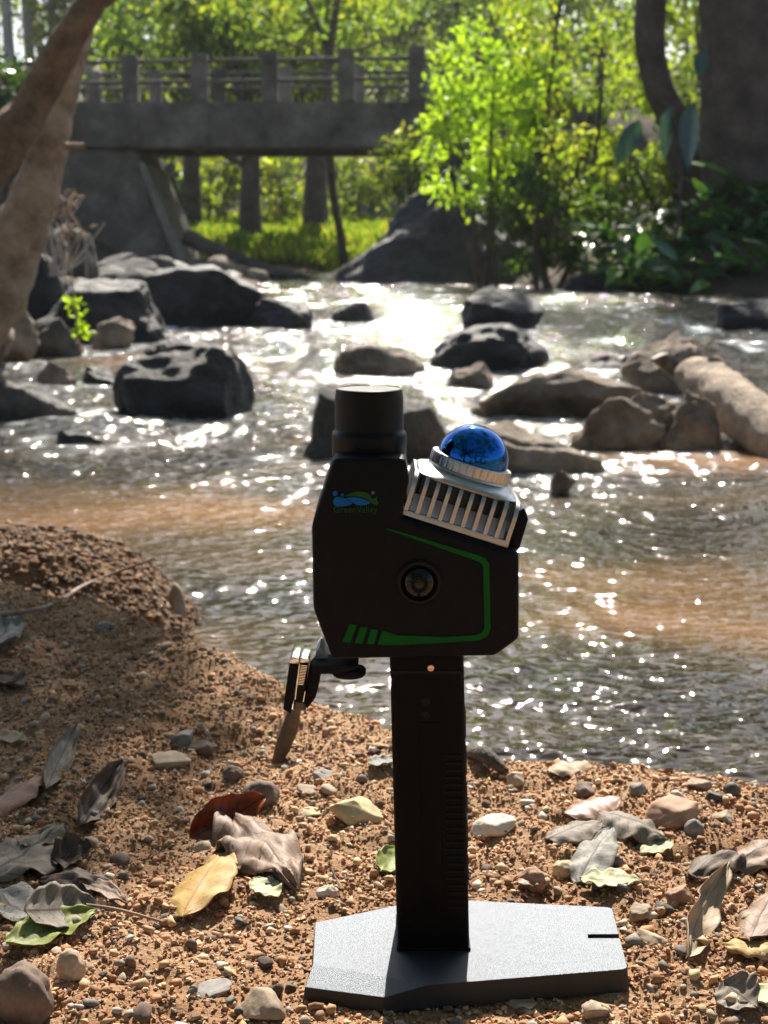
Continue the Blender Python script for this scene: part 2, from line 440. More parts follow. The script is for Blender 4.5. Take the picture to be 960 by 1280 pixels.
M_earth = attr_mat('forest_earth', rough=0.95, bump=0.8, bscale=14, dist=0.05, var=0.7)
me = mesh_np('ground', np.stack([x, y, z], -1), np.stack([i, i + 1, i + nx + 1, i + nx], -1), True, col=c, mat=M_earth)
tag(link('ground', me), 'dark forest earth along the stream banks', kind='structure')
def ter_z(x, y): return float(terr_h(np.array([x]), np.array([y]))[0])

# ------------------------------------------------------------------ stream
ROCKS = []      # filled below: (x, y, rx, ry) used for foam
def build_stream():
    d = np.concatenate([np.geomspace(1.05, 9.0, 430, endpoint=False), np.geomspace(9.0, 31.5, 230)])
    ny = len(d); s = np.linspace(-1, 1, 560); s = np.sign(s) * (0.62 * np.abs(s) + 0.38 * np.abs(s) ** 3)
    nx = len(s)
    D = np.repeat(d, nx); S = np.tile(s, ny)
    y = D + CAM.y; x = S * (0.60 * D + 0.5)
    P = np.stack([x, y, np.zeros_like(x)], -1)
    rap = sstep(3.4, 4.3, D)                                   # rapids start beyond the pool
    w1 = np.stack([x * 1.0, y * 1.0, x * 0 + 2], -1)
    warp = 0.25 * noise3(P * 0.8 + 4); wy = 0.25 * noise3(P * 0.9 + 40)
    Q = np.stack([x + warp, y + wy, x * 0], -1)
    pool = 0.0085 * noise3(Q * np.array([2.2, 5.0, 1])) + 0.0085 * noise3(Q * np.array([5, 11, 1]) + 5) \
         + 0.0078 * noise3(Q * np.array([11, 22, 1]) + 9) + 0.0054 * noise3(Q * np.array([24, 42, 1]) + 3) + 0.0012 * noise3(Q * np.array([48, 76, 1]) + 13)
    pool = pool * np.clip(0.75 + 0.9 * noise3(P * np.array([0.9, 1.6, 1]) + 60), 0.35, 1.4)
    # rings around the spit tip
    rr = np.hypot(x + 0.1, (y - 1.55)); pool = pool + 0.0022 * np.sin(rr * 70) * np.exp(-((rr - 0.35) / 0.16) ** 2)
    rapid = 0.034 * noise3(Q * np.array([1.1, 1.7, 1]) + 2) + 0.024 * noise3(Q * np.array([2.6, 4.2, 1]) + 7) \
          + 0.013 * noise3(Q * np.array([6, 9, 1]) + 1) + 0.009 * noise3(Q * np.array([12, 17, 1]) + 8)
    far = np.clip(D / 9, 1, 2.0)
    z = WATER + pool * (1 - 0.5 * rap) + rapid * rap * np.where(D > 9, far ** 0.5, 1)
    foam = np.zeros_like(x)
    for (rx, ry, a, b) in ROCKS:
        q = np.hypot((x - rx) / (a + 0.05), (y - ry) / (b + 0.05))
        foam += 0.45 * np.exp(-((q - 1.0) / 0.22) ** 2) * sstep(2.2, 3.5, D)
        down = (ry - y) / (b + 0.05); side = np.abs(x - rx) / (a + 0.05)
        foam += 0.18 * np.exp(-(side / 1.1) ** 2) * sstep(0.6, 1.2, down) * sstep(4.5, 1.5, down) * sstep(2.6, 3.6, D)
    st = fbm(Q * np.array([2.4, 1.1, 1]) + 30, 4); st2 = fbm(Q * np.array([13, 8, 1]) + 11, 3)
    foam = foam * np.clip(0.55 + 1.2 * st2, 0, 1.5) + sstep(0.22, 0.7, st + 0.45 * st2 + 0.14 * sstep(6, 14, D)) * sstep(5.0, 8.5, D) * 0.7
    foam = np.clip(foam, 0, 1)
    bed = np.clip(0.5 + 0.9 * fbm(P * np.array([1.3, 2.2, 1]) + 77, 4), 0, 1)
    shoal = np.exp(-((x - 1.0) / 0.55) ** 2 - ((y - 3.6) / 0.35) ** 2) + 0.8 * np.exp(-((x + 0.6) / 0.9) ** 2 - ((y - 2.6) / 0.3) ** 2) \
          + 0.9 * np.exp(-((x + 1.3) / 0.5) ** 2 - ((y - 7.2) / 0.5) ** 2) + 0.45 * np.exp(-((x - 0.55) / 0.35) ** 2 - ((y - 1.7) / 0.45) ** 2)
    bed = np.clip(bed * 0.8 + shoal, 0, 1.4)
    col = np.stack([foam, np.clip(bed, 0, 1.4) / 1.4, rap], -1)
    i = (np.arange(ny - 1)[:, None] * nx + np.arange(nx - 1)[None, :]).ravel()
    m, nt, b = new_mat('stream_water')
    a = N(nt, 'ShaderNodeVertexColor'); a.layer_name = 'Col'
    sp = N(nt, 'ShaderNodeSeparateColor'); nt.links.new(a.outputs[0], sp.inputs[0])
    r = ramp(nt, [(0.15, (0.016, 0.013, 0.008)), (0.42, (0.050, 0.034, 0.017)), (0.7, (0.13, 0.075, 0.034)), (1.0, (0.24, 0.125, 0.055))])
    nt.links.new(sp.outputs[1], r.inputs['Fac'])
    mx = N(nt, 'ShaderNodeMix', data_type='RGBA'); mx.inputs[7].default_value = (0.72, 0.75, 0.74, 1)
    nt.links.new(sp.outputs[0], mx.inputs[0]); nt.links.new(r.outputs[0], mx.inputs[6])
    nt.links.new(mx.outputs[2], b.inputs['Base Color'])
    b.inputs['IOR'].default_value = 1.45
    mr = N(nt, 'ShaderNodeMapRange'); mr.inputs[3].default_value = 0.028; mr.inputs[4].default_value = 0.35
    nt.links.new(sp.outputs[0], mr.inputs[0]); nt.links.new(mr.outputs[0], b.inputs['Roughness'])
    tc = N(nt, 'ShaderNodeTexCoord'); mp = N(nt, 'ShaderNodeMapping'); mp.inputs['Scale'].default_value = (1, 1.5, 1)
    nt.links.new(tc.outputs['Object'], mp.inputs[0])
    n1 = N(nt, 'ShaderNodeTexNoise', i_Scale=34.0, i_Detail=1.0, i_Roughness=0.4); nt.links.new(mp.outputs[0], n1.inputs['Vector'])
    n2 = N(nt, 'ShaderNodeTexNoise', i_Scale=15.0, i_Detail=1.0, i_Roughness=0.45); nt.links.new(mp.outputs[0], n2.inputs['Vector'])
    b1 = N(nt, 'ShaderNodeBump', i_Strength=0.8, i_Distance=0.008); nt.links.new(n1.outputs['Fac'], b1.inputs['Height'])
    b2 = N(nt, 'ShaderNodeBump', i_Distance=0.04); nt.links.new(n2.outputs['Fac'], b2.inputs['Height'])
    mr2 = N(nt, 'ShaderNodeMapRange'); mr2.inputs[3].default_value = 0.12; mr2.inputs[4].default_value = 0.62
    nt.links.new(sp.outputs[2], mr2.inputs[0]); nt.links.new(mr2.outputs[0], b2.inputs['Strength'])
    nt.links.new(b1.outputs[0], b2.inputs['Normal']); nt.links.new(b2.outputs[0], b.inputs['Normal'])
    me = mesh_np('stream', np.stack([x, y, z], -1), np.stack([i, i + 1, i + nx + 1, i + nx], -1), True, col=col, mat=m)
    tag(link('stream', me), 'shallow brown stream water sparkling in the sun', kind='structure')

# ------------------------------------------------------------------ rocks
_ico = {}
def ico(sub):
    if sub not in _ico:
        bm = bmesh.new(); bmesh.ops.create_icosphere(bm, subdivisions=sub, radius=1)
        bm.verts.ensure_lookup_table()
        _ico[sub] = (np.array([v.co[:] for v in bm.verts]), np.array([[v.index for v in f.verts] for f in bm.faces])); bm.free()
    return _ico[sub]
def rock_mesh(name, seed, scale, sub=4, cuts=7, rough=0.10, mat=None, freq=1.6):
    g = np.random.default_rng(seed); V, Fc = ico(sub); V = V.copy()
    for _ in range(cuts):
        n = g.normal(size=3); n[2] += 0.25; n /= np.linalg.norm(n); d = g.uniform(0.50, 0.85)
        t = V @ n; V -= np.outer(np.clip(t - d, 0, None) * 0.92, n)
    V += V * (fbm(V * freq + seed * 3.7, 5, 0.55) * rough)[:, None]
    V *= np.array(scale)
    return mesh_np(name, V, Fc, True, mat=mat)
M_rk_dark = rocky('dark_wet_rock', (0.006, 0.0055, 0.005), (0.020, 0.0175, 0.015), (0.060, 0.050, 0.040), 6, 0.62, 1.0, 0.06)
M_rk_grey = rocky('grey_rock', (0.022, 0.019, 0.016), (0.08, 0.069, 0.056), (0.18, 0.155, 0.125), 6, 0.75, 1.0, 0.06)
M_rk_tan = rocky('tan_rock', (0.075, 0.05, 0.032), (0.27, 0.19, 0.125), (0.48, 0.37, 0.265), 6, 0.85, 1.0, 0.07)
RM = {'d': M_rk_dark, 'g': M_rk_grey, 't': M_rk_tan}
def stream_rock(x0, x1, yt, yb, kind, label, seed, depth=0.8, rot=0.0, zb=WATER, cuts=14, sub=5, foam=True, rough=0.20, tilt=0.0):
    p = atZ((x0 + x1) / 2, yb, zb)
    dist = (p - CAM).length; s = dist / F
    rx = (x1 - x0) / 2 * s * 1.03; top = (yb - yt) * s
    ry = rx * depth; p.y += ry * 0.72
    grow = (p.y - CAM.y) / (p.y - ry * 0.72 - CAM.y); rx *= grow * 0.97; p.x *= grow; top = top * grow - (ry * 0.72) * 0.45 * max(0.0, (CAM.z - zb) / dist)
    top = max(top, 0.03)
    below = max(0.12, top * 0.5)
    me = rock_mesh('boulder', seed, (rx * 1.08, ry * 1.08, (top + below) / 2 * 1.12), sub, cuts, rough, RM[kind], 1.9)
    o = link('boulder', me); o.location = (p.x, p.y, zb + (top - below) / 2); o.rotation_euler = (0, R(tilt), R(rot))
    tag(o, label, 'rock', 'rocks in and along the stream')
    if foam: ROCKS.append((p.x, p.y, rx, ry))
    return o
RL = [
 (147, 322, 430, 521, 'd', 'large blocky black boulder with pale flat top, standing in the left rapids', 11, 0.7, 0, 6),
 (180, 306, 427, 452, 'd', 'low flat dark rock just behind the large blocky black boulder', 12, 0.5, 0, 3),
 (-70, 78, 464, 526, 'g', 'rounded grey boulder with dark wet foot beside the left bank', 13, 0.8, 0, 9),
 (105, 148, 457, 477, 'd', 'small dark stone between pale rock and large blocky boulder', 14, 0.8, 0, 8),
 (42, 102, 452, 482, 't', 'small pale rounded rock wet by the rapids near left bank', 15, 0.8, 0, 5),
 (58, 152, 532, 554, 'd', 'low dark wedge of rock barely above the water below the large boulder', 16, 0.5, 0, 4),
 (150, 392, 344, 408, 'd', 'long dark sloping slab of rock below the concrete abutment', 17, 0.6, 0, 10),
 (320, 396, 368, 410, 'd', 'dark rounded boulder at the water end of the long sloping slab', 18, 0.8, 0, 5),
 (22, 232, 345, 428, 'd', 'broad brown black boulder under the leaning tree', 19, 0.7, 0, 7),
 (104, 176, 402, 436, 't', 'tan cracked rock at the foot of the broad boulder', 20, 0.8, 0, 2),
 (-30, 52, 392, 450, 't', 'pale tan rock against the base of the leaning tree', 21, 0.8, 0, 4),
 (22, 96, 400, 446, 'g', 'grey angular rock between pale tan rock and small green sapling', 22, 0.8, 0, 6),
 (418, 476, 379, 404, 'd', 'small black rock alone in bright rapids left of midstream', 23, 0.8, 0, 9),
 (584, 676, 362, 411, 'd', 'rounded black boulder in white water, upstream of broad black boulder', 24, 0.8, 0, 4),
 (551, 694, 414, 463, 'd', 'broad flat-topped black boulder midstream, downstream of rounded one', 25, 0.6, 0, 2),
 (414, 552, 437, 468, 't', 'low flat tan rock touching the broad black boulder', 26, 0.5, 0, 8),
 (552, 630, 452, 486, 't', 'small tan boulder in front of the broad black boulder', 27, 0.8, 0, 3),
 (876, 985, 368, 411, 'd', 'dark boulder in the rapids below the glossy broadleaf plants', 28, 0.7, 0, 6),
 (358, 546, 476, 580, 'g', 'large grey brown boulder showing either side of the black scanner cap', 29, 0.6, 0, 4),
 (528, 748, 524, 592, 't', 'broad tan rock directly behind the blue sensor dome', 30, 0.5, 0, 7),
 (598, 832, 460, 522, 't', 'wide low grey tan slab between sensor dome and driftwood log', 31, 0.6, 0, 5),
 (784, 892, 418, 492, 't', 'tan boulder with dark hollow behind the driftwood log', 32, 0.7, 0, 3),
 (716, 852, 492, 560, 't', 'pale tan rock with shadowed underside left of driftwood log', 33, 0.6, 0, 8),
 (822, 905, 500, 562, 't', 'pale rock wedged under the driftwood log', 34, 0.6, 0, 2),
 (768, 806, 436, 452, 'd', 'tiny black stone in the current behind the wide low slab', 35, 0.8, 0, 5),
 (706, 790, 446, 462, 'd', 'flat dark rock awash next to the broad black boulder', 36, 0.6, 0, 6),
]
for k, (x0, x1, yt, yb, kd, lab, sd, dp, rt, _) in enumerate(RL):
    ov = {11: dict(cuts=7, rough=0.14), 24: dict(cuts=4, rough=0.18), 25: dict(cuts=6, rough=0.18), 28: dict(cuts=5, rough=0.16), 29: dict(cuts=7, rough=0.14),
          31: dict(cuts=10, rough=0.16), 33: dict(cuts=20, rough=0.30), 34: dict(cuts=20, rough=0.30)}.get(sd, {})
    if sd in (11, 24, 25): yt -= 0.05 * (yb - yt)
    stream_rock(x0, x1, yt, yb, kd, lab, sd, dp, rt, **ov)
# rocks on the left bank below the abutment
BL = [(40, 128, 286, 352, 'g', 'brown grey boulder on the bank beside leaning trunk', 41, 12.5, 0.15),
      (108, 196, 316, 368, 'g', 'rounded boulder with pale broken top below abutment foot', 42, 14.0, 0.05),
      (-20, 70, 312, 400, 'd', 'dark boulder tucked behind the trunk of the leaning tree', 43, 9.5, 0.1),
      (150, 205, 345, 372, 't', 'small tan stone lying on the long dark slab', 44, 12.0, 0.05)]
for x0, x1, yt, yb, kd, lab, sd, yy, zz in BL:
    a = atY(x0, yb, yy); b = atY(x1, yb, yy); t = atY(x0, yt, yy)
    rx = (b.x - a.x) / 2; hh = t.z - a.z
    me = rock_mesh('boulder', sd, (rx * 1.1, rx * 0.8, hh * 0.75), 4, 8, 0.12, RM[kd])
    o = link('boulder', me); o.location = ((a.x + b.x) / 2, yy + 0.2, a.z + hh * 0.28)
    tag(o, lab, 'rock', 'rocks in and along the stream')
# far right shore stones
for k, (px, py, wpx, yy, lab) in enumerate([(684, 345, 46, 21.0, 'tan shore stone under the bright green bush'),
        (735, 352, 60, 18.6, 'dark shore stone at the edge of the broadleaf plants'),
        (628, 340, 40, 22.5, 'small tan stone by the dark earth shoulder of bridge'),
        (560, 343, 36, 24.0, 'small brown stone at the upstream waterline near bridge')]):
    p = atY(px, py, yy); s = (yy + .87) / F * wpx / 2
    me = rock_mesh('boulder', 60 + k, (s, s * 0.7, s * 0.55), 3, 6, 0.12, RM['t' if k != 1 else 'd'])
    o = link('boulder', me); o.location = (p.x, yy, WATER + s * 0.2)
    tag(o, lab, 'rock', 'rocks in and along the stream')
# filler shoreline rocks along the left bank
LBL = ['mossy brown stone of the left bank rubble'] 
for k in range(34):
    yy = rng.uniform(6.5, 26); xx = float(xl(yy)) - rng.uniform(-0.15, 1.5) * (0.5 + yy / 30)
    s = rng.uniform(0.10, 0.32)
    me = rock_mesh('bank_stone', 100 + k, (s * 1.2, s, s * 0.7), 3, 7, 0.12, RM['gdt'[k % 3]])
    o = link('bank_stone', me); o.location = (xx, yy, ter_z(xx, yy) + s * 0.2); o.rotation_euler = (0, 0, rng.uniform(0, 6))
    tag(o, {'g': 'grey stone in the rubble of the left bank', 'd': 'dark wet stone in the rubble of the left bank', 't': 'tan stone in the rubble of the left bank'}['gdt'[k % 3]],
        'rock', {'g': 'grey rubble stones on the left bank', 'd': 'dark rubble stones on the left bank', 't': 'tan rubble stones on the left bank'}['gdt'[k % 3]])
Vm, Fm = ico(5); Vm = Vm.copy()
tp_ = 1 - 0.72 * np.clip(Vm[:, 2], 0, 1) ** 0.8
Vm[:, 0] *= tp_; Vm[:, 1] *= tp_
Vm += Vm * (fbm(Vm * 2.2 + 9, 5, 0.55) * 0.22)[:, None]
pm = atY(556, 348, 22.6); hm = atY(556, 214, 22.6).z - pm.z
o = link('earth_shoulder', mesh_np('earth_shoulder', Vm * np.array([1.75, 1.3, hm * 1.0]), Fm, True, mat=M_rk_dark)); o.location = (pm.x, 22.9, pm.z)
tag(o, 'dark pointed shoulder of earth and rock under the bright bush at bridge end', 'rock')
build_stream()

# ------------------------------------------------------------------ bark, wood
M_bark = rocky('pale_bark', (0.20, 0.12, 0.06), (0.46, 0.31, 0.18), (0.64, 0.50, 0.35), 9, 0.85, 1.0, 0.06)
M_bark_a = rocky('brown_bark', (0.075, 0.043, 0.022), (0.27, 0.155, 0.075), (0.46, 0.30, 0.165), 9, 0.85, 1.0, 0.06)
M_bark_d = rocky('dark_bark', (0.035, 0.024, 0.017), (0.085, 0.058, 0.040), (0.15, 0.11, 0.08), 3, 0.9, 0.9, 0.05)
M_bark_l = rocky('light_bark', (0.20, 0.17, 0.14), (0.34, 0.30, 0.25), (0.45, 0.41, 0.36), 2, 0.85, 0.5, 0.03)
M_log = rocky('bleached_wood', (0.16, 0.105, 0.06), (0.42, 0.29, 0.185), (0.60, 0.46, 0.33), 9, 0.8, 1.0, 0.05)
M_twig = rocky('twig_wood', (0.12, 0.075, 0.045), (0.24, 0.16, 0.10), (0.36, 0.27, 0.19), 30, 0.8, 0.6, 0.003)
M_stick = rocky('brown_stick', (0.05, 0.03, 0.018), (0.13, 0.075, 0.04), (0.22, 0.14, 0.08), 40, 0.6, 0.6, 0.002)

# driftwood log
def dpt(px, py, Y): return atY(px, py, Y)
lg = thing('driftwood_log', 'pale weathered driftwood log with knobbly end resting on midstream rocks', 'log', dpt(960, 560, 3.75))
def child_np(name, me, parent):
    o = link(name, me, parent); o.matrix_parent_inverse = Matrix.Translation(-Vector(parent.location)); return o
V, Fc, caps = tube_np([dpt(866, 470, 4.35), dpt(880, 476, 4.25), dpt(910, 500, 4.05), dpt(945, 528, 3.85), dpt(1010, 575, 3.55)],
                      [0.066, 0.082, 0.092, 0.090, 0.095], 40, 0.16, 16)
Fc = np.vstack([Fc, caps[0], caps[1]])
me = mesh_np('trunk', V, Fc[:, :4], True, mat=M_log); child_np('trunk', me, lg)
me = tubes_mesh('branch_stub', [([dpt(888, 480, 4.2), dpt(893, 458, 4.2), dpt(889, 446, 4.2)], [0.05, 0.036, 0.012])], M_log, 20, 0.3, 14)
child_np('branch_stub', me, lg)
bm = prism_bm([(p.x, p.z) for p in (dpt(812, 448, 4.5), dpt(830, 440, 4.5), dpt(882, 478, 4.5), dpt(876, 506, 4.5), dpt(842, 474, 4.5))], 4.44, 4.52, 0.006, 1)
o = from_bm(bm, 'broken_plank', M_stick); tag(o, 'broken brown slab of wood leaning against the knobbly end of driftwood log', 'driftwood')
me = tubes_mesh('stick', [([dpt(796, 535, 3.95), dpt(840, 552, 3.85), dpt(882, 566, 3.75)], [0.012, 0.010, 0.006])], M_log, 8)
tag(link('stick', me), 'thin pale stick lying across the rocks below the driftwood log', 'stick')
me = rock_mesh('bark_chunk', 77, (0.042, 0.02, 0.045), 3, 8, 0.15, M_stick)
o = link('bark_chunk', me); o.location = atZ(704, 606, WATER + 0.02); o.rotation_euler = (0, 0.5, 0.3)
tag(o, 'dark brown leaf-shaped chunk of bark standing on tan rock right of sensor', 'bark')

# ------------------------------------------------------------------ foliage builder
def leaf_cloud(C, D, L, W, g, fold=0.18):
    """C centres Nx3, D growth directions Nx3, L lengths, W widths -> verts, quads"""
    n = len(C); D = D / (np.linalg.norm(D, axis=1)[:, None] + 1e-9)
    r = g.normal(size=(n, 3)); A = np.cross(D, r); A /= np.linalg.norm(A, axis=1)[:, None] + 1e-9
    U = np.cross(A, D)
    L = L[:, None]; W = W[:, None]
    v0 = C; tip = C + D * L - U * L * 0.12
    r1 = C + D * L * 0.35 + A * W * 0.5 + U * W * fold; r2 = C + D * L * 0.72 + A * W * 0.38 + U * W * fold
    l1 = C + D * L * 0.35 - A * W * 0.5 + U * W * fold; l2 = C + D * L * 0.72 - A * W * 0.38 + U * W * fold
    V = np.stack([v0, r1, r2, tip, l2, l1], 1).reshape(-1, 3)
    b = (np.arange(n) * 6)[:, None]
    Fc = np.concatenate([b + np.array([[0, 1, 2, 3]]), b + np.array([[0, 3, 4, 5]])], 0)
    return V, Fc
def crown_np(centers, radii, per, leafL, g, palette, droop=0.3, jitter=0.35):
    """clusters of leaves round the given centres"""
    Cs, Ds, cols, Ls = [], [], [], []
    pal = np.array(palette)
    for c, r in zip(centers, radii):
        n = per if np.isscalar(per) else int(per)
        p = g.normal(size=(n, 3)) * 0.45; q = np.linalg.norm(p, axis=1)
        p = p / (q[:, None] + 1e-6) * np.minimum(q, 1.1)[:, None]
        Cs.append(np.array(c) + p * r * np.array([1, 1, 0.75]))
        d = p + g.normal(size=(n, 3)) * 0.6; d[:, 2] -= droop; Ds.append(d)
        base = pal[g.integers(len(pal))]
        k = pal[g.integers(len(pal), size=n)] * 0.5 + base * 0.5
        cols.append(k * g.uniform(1 - jitter, 1 + jitter, size=(n, 1)))
        Ls.append(leafL * g.uniform(0.6, 1.35, size=n))
    C = np.vstack(Cs); D = np.vstack(Ds); L = np.concatenate(Ls)
    V, Fc = leaf_cloud(C, D, L, L * g.uniform(0.4, 0.62, size=len(L)), g)
    return V, Fc, np.repeat(np.clip(np.vstack(cols), 0, 1), 6, 0)
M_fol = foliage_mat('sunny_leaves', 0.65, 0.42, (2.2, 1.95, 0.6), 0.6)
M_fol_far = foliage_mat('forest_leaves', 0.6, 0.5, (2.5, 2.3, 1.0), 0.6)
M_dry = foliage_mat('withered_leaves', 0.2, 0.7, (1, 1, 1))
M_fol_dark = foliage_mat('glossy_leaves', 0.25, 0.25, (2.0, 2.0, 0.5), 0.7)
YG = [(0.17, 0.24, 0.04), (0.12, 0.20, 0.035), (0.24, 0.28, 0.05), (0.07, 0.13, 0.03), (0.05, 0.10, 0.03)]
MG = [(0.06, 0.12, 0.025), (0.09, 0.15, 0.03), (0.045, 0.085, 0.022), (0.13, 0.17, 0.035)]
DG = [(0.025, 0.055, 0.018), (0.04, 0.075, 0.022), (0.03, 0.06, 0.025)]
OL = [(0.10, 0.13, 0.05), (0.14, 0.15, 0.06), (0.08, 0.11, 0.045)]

def ell_points(g, n, c, r, shell=0.5):
    p = g.normal(size=(n, 3)); p /= np.linalg.norm(p, axis=1)[:, None]
    return np.array(c) + p * (g.uniform(shell ** 3, 1, size=(n, 1)) ** (1 / 3)) * np.array(r)

def make_tree_proto(seed, H, rad, crown_c, crown_r, ncl, per, leafL, pal, bark, bend=0.3, fol=None, limbs=7):
    """returns trunk mesh and crown mesh, base at the origin"""
    g = np.random.default_rng(seed)
    path = [Vector((0, 0, -0.5))]
    for k in range(1, 6):
        t = k / 5; path.append(Vector((bend * g.normal() * t, bend * g.normal() * t, H * t)))
    tub = [(path, [rad * 1.35, rad, rad * 0.9, rad * 0.75, rad * 0.55, rad * 0.25])]
    cl = ell_points(g, ncl, crown_c, crown_r, 0.35)
    for k in range(limbs):
        c = cl[k]; i = 2 + int(g.integers(3)); s = path[i]
        e = Vector(c); mid = s.lerp(e, 0.5) + Vector((0, 0, 0.25 * g.normal()))
        tub.append(([s, mid, e], [rad * 0.4, rad * 0.25, rad * 0.08]))
    trunk = tubes_mesh('trunk', tub, bark, 10, 0.12, 1.5)
    V, Fc, c = crown_np(cl, g.uniform(0.6, 1.25, ncl) * 0.30 * np.mean(crown_r), per, leafL, g, pal)
    crown = mesh_np('crown', V, Fc, False, col=c, mat=fol or M_fol_far)
    return trunk, crown
def put_tree(name, label, protos, loc, rz, s, group=None, cat='tree'):
    t = thing(name, label, cat, loc, rz, group); t.scale = (s, s, s)
    link('trunk', protos[0], t); c = link('crown', protos[1], t); c['kind'] = 'stuff'
    return t

# ------------------------------------------------------------------ leaning tree at the left (crown shades the left bank)
g = np.random.default_rng(21)
base = atY(-75, 430, 5.0)
lt = thing('leaning_tree', 'leaning tree with two crossing bare brown trunks on the rocky left bank', 'tree', (base.x, base.y, base.z - 0.1))
A = [atY(x_, y_, 4.7 + 0.05 * k) for k, (x_, y_) in enumerate(((-75, 262), (-20, 208), (12, 170), (44, 128), (82, 54), (117, 0), (142, -50)))] + [Vector((-1.02, 5.2, 2.4)), Vector((-0.75, 5.6, 3.2)), Vector((-0.5, 5.9, 4.0))]
B = [atY(x_, y_, 5.0 + 0.06 * k) for k, (x_, y_) in enumerate(((-70, 450), (-14, 388), (8, 345), (30, 280), (54, 210), (69, 151), (84, 100), (96, 55), (103, 0)))] + [Vector((-1.35, 5.8, 2.2)), Vector((-1.5, 6.0, 3.2))]
sc_ = 5.75 / F
me = tubes_mesh('trunk', [(A, [36 * sc_, 33 * sc_, 28 * sc_, 22 * sc_, 20 * sc_, 16 * sc_, 15 * sc_, 0.045, 0.035, 0.025])], M_bark_a, 28, 0.22, 9); child_np('trunk', me, lt)
me = tubes_mesh('trunk', [(B, [44 * sc_, 38 * sc_, 34 * sc_, 32 * sc_, 26 * sc_, 21 * sc_, 19 * sc_, 17 * sc_, 15 * sc_, 0.045, 0.03])], M_bark, 28, 0.22, 9); child_np('trunk', me, lt)
p = atY(82, 183, 5.15)
me = tubes_mesh('branch_stub', [([p, p + Vector((0.08, -0.03, 0.0))], [0.016, 0.011])], M_bark, 10); child_np('branch_stub', me, lt)
# crown: clusters placed along the sun line above the left bank
shade = []
for k in range(22):
    tx = g.uniform(-0.75, -0.16); ty = g.uniform(0.50, 1.05) if k % 3 else g.uniform(0.15, 0.5)
    if ty < 0.5: tx = g.uniform(-0.62, -0.27)
    h = g.uniform(3.6, 4.8); L_ = h / math.sin(SUN_EL)
    q = Vector((tx, ty, 0)) + SUN * L_; shade.append((q.x, q.y, q.z))
for k in range(26):
    q = Vector((g.uniform(-2.6, -0.9), g.uniform(5.0, 7.5), g.uniform(3.4, 5.0))); shade.append(tuple(q))
V, Fc, c = crown_np(shade, [0.17] * 22 + [0.4] * 26, 46, 0.085, g, MG)
o = child_np('crown', mesh_np('crown', V, Fc, False, col=c, mat=M_fol), lt); o['kind'] = 'stuff'
limbs = []
for k in range(0, 48, 4):
    s = A[-2] if k < 22 else B[-2]
    e = Vector(shade[k]); limbs.append(([s, s.lerp(e, 0.5) + Vector((0, 0, 0.15)), e], [0.025, 0.015, 0.006]))
child_np('branches', tubes_mesh('branches', limbs, M_bark, 6), lt)

# ------------------------------------------------------------------ bridge
M_conc = rocky('old_concrete', (0.035, 0.029, 0.021), (0.14, 0.117, 0.087), (0.30, 0.255, 0.19), 1.6, 0.92, 0.5, 0.03)
M_conc_lit = rocky('lit_concrete_edge', (0.13, 0.11, 0.08), (0.24, 0.205, 0.155), (0.34, 0.30, 0.235), 2.0, 0.92, 0.4, 0.02)  # paler concrete, light on the abutment edge put into the colour
M_conc_l = rocky('rail_concrete', (0.05, 0.043, 0.034), (0.11, 0.095, 0.075), (0.17, 0.15, 0.12), 2.0, 0.92, 0.4, 0.02)
YB = 26.2                                     # near face of the bridge
bq = lambda px, py, Y=YB: atY(px, py, Y)
br = thing('concrete_bridge', 'old grey concrete bridge with square railing posts crossing the stream', 'bridge', (bq(300, 345).x, YB + 1.5, WATER))
def bchild(bm, name, mat, lab=None, par=None):
    o = from_bm(bm, name, mat); o.parent = par or br
    o.matrix_parent_inverse = Matrix.Translation(-Vector(br.location)) if par is None else Matrix.Identity(4)
    if par is not None: o.matrix_parent_inverse = Matrix.Identity(4)
    return o
xL = bq(-260, 150).x; xR = bq(760, 150).x
zt = bq(300, 127).z; zb = bq(300, 185).z
beam = bchild(box_bm(xL, xR, YB, YB + 0.45, zb, zt, 0.03, 1), 'edge_beam', M_conc)
bchild(box_bm(xL, xR, YB + 2.55, YB + 3.0, zb, zt, 0.03, 1), 'edge_beam', M_conc)
bchild(box_bm(xL, xR, YB + 0.452, YB + 2.548, zt - 0.30, zt - 0.02), 'deck', M_conc)
for px, pt in ((75, 69), (162, 68), (249, 66), (337, 64), (433, 60), (521, 57), (606, 54), (690, 52)):
    c_ = bq(px, 100).x; top = bq(px, pt).z
    bchild(box_bm(c_ - 0.145, c_ + 0.145, YB - 0.03, YB + 0.26, zt - 0.012, top, 0.02, 1), 'post', M_conc)
    bchild(box_bm(c_ - 0.15, c_ + 0.15, YB - 0.035, YB - 0.002, zb + 0.06, zt - 0.013), 'pilaster', M_conc)
Yf = YB + 2.7
for px, pt in ((117, 88), (193, 88), (273, 83), (357, 82), (448, 80), (535, 76), (620, 72)):
    c_ = bq(px, 100, Yf).x; top = bq(px, pt, Yf).z
    bchild(box_bm(c_ - 0.12, c_ + 0.12, Yf, Yf + 0.25, zt - 0.03, top, 0.02, 1), 'post', M_conc)
for py in (77, 103):
    z0 = bq(100, py).z; z1 = bq(520, py - 6).z; dz = (z1 - z0) / (bq(520, 77).x - bq(100, 77).x)
    P0 = Vector((xL, YB + 0.12, z0 + dz * (xL - bq(100, 77).x))); P1 = Vector((xR, YB + 0.12, z0 + dz * (xR - bq(100, 77).x)))
    o = link('rail', tubes_mesh('rail', [([P0, P1], [0.035, 0.035])], M_conc_l, 10), br); o.matrix_parent_inverse = Matrix.Translation(-Vector(br.location))
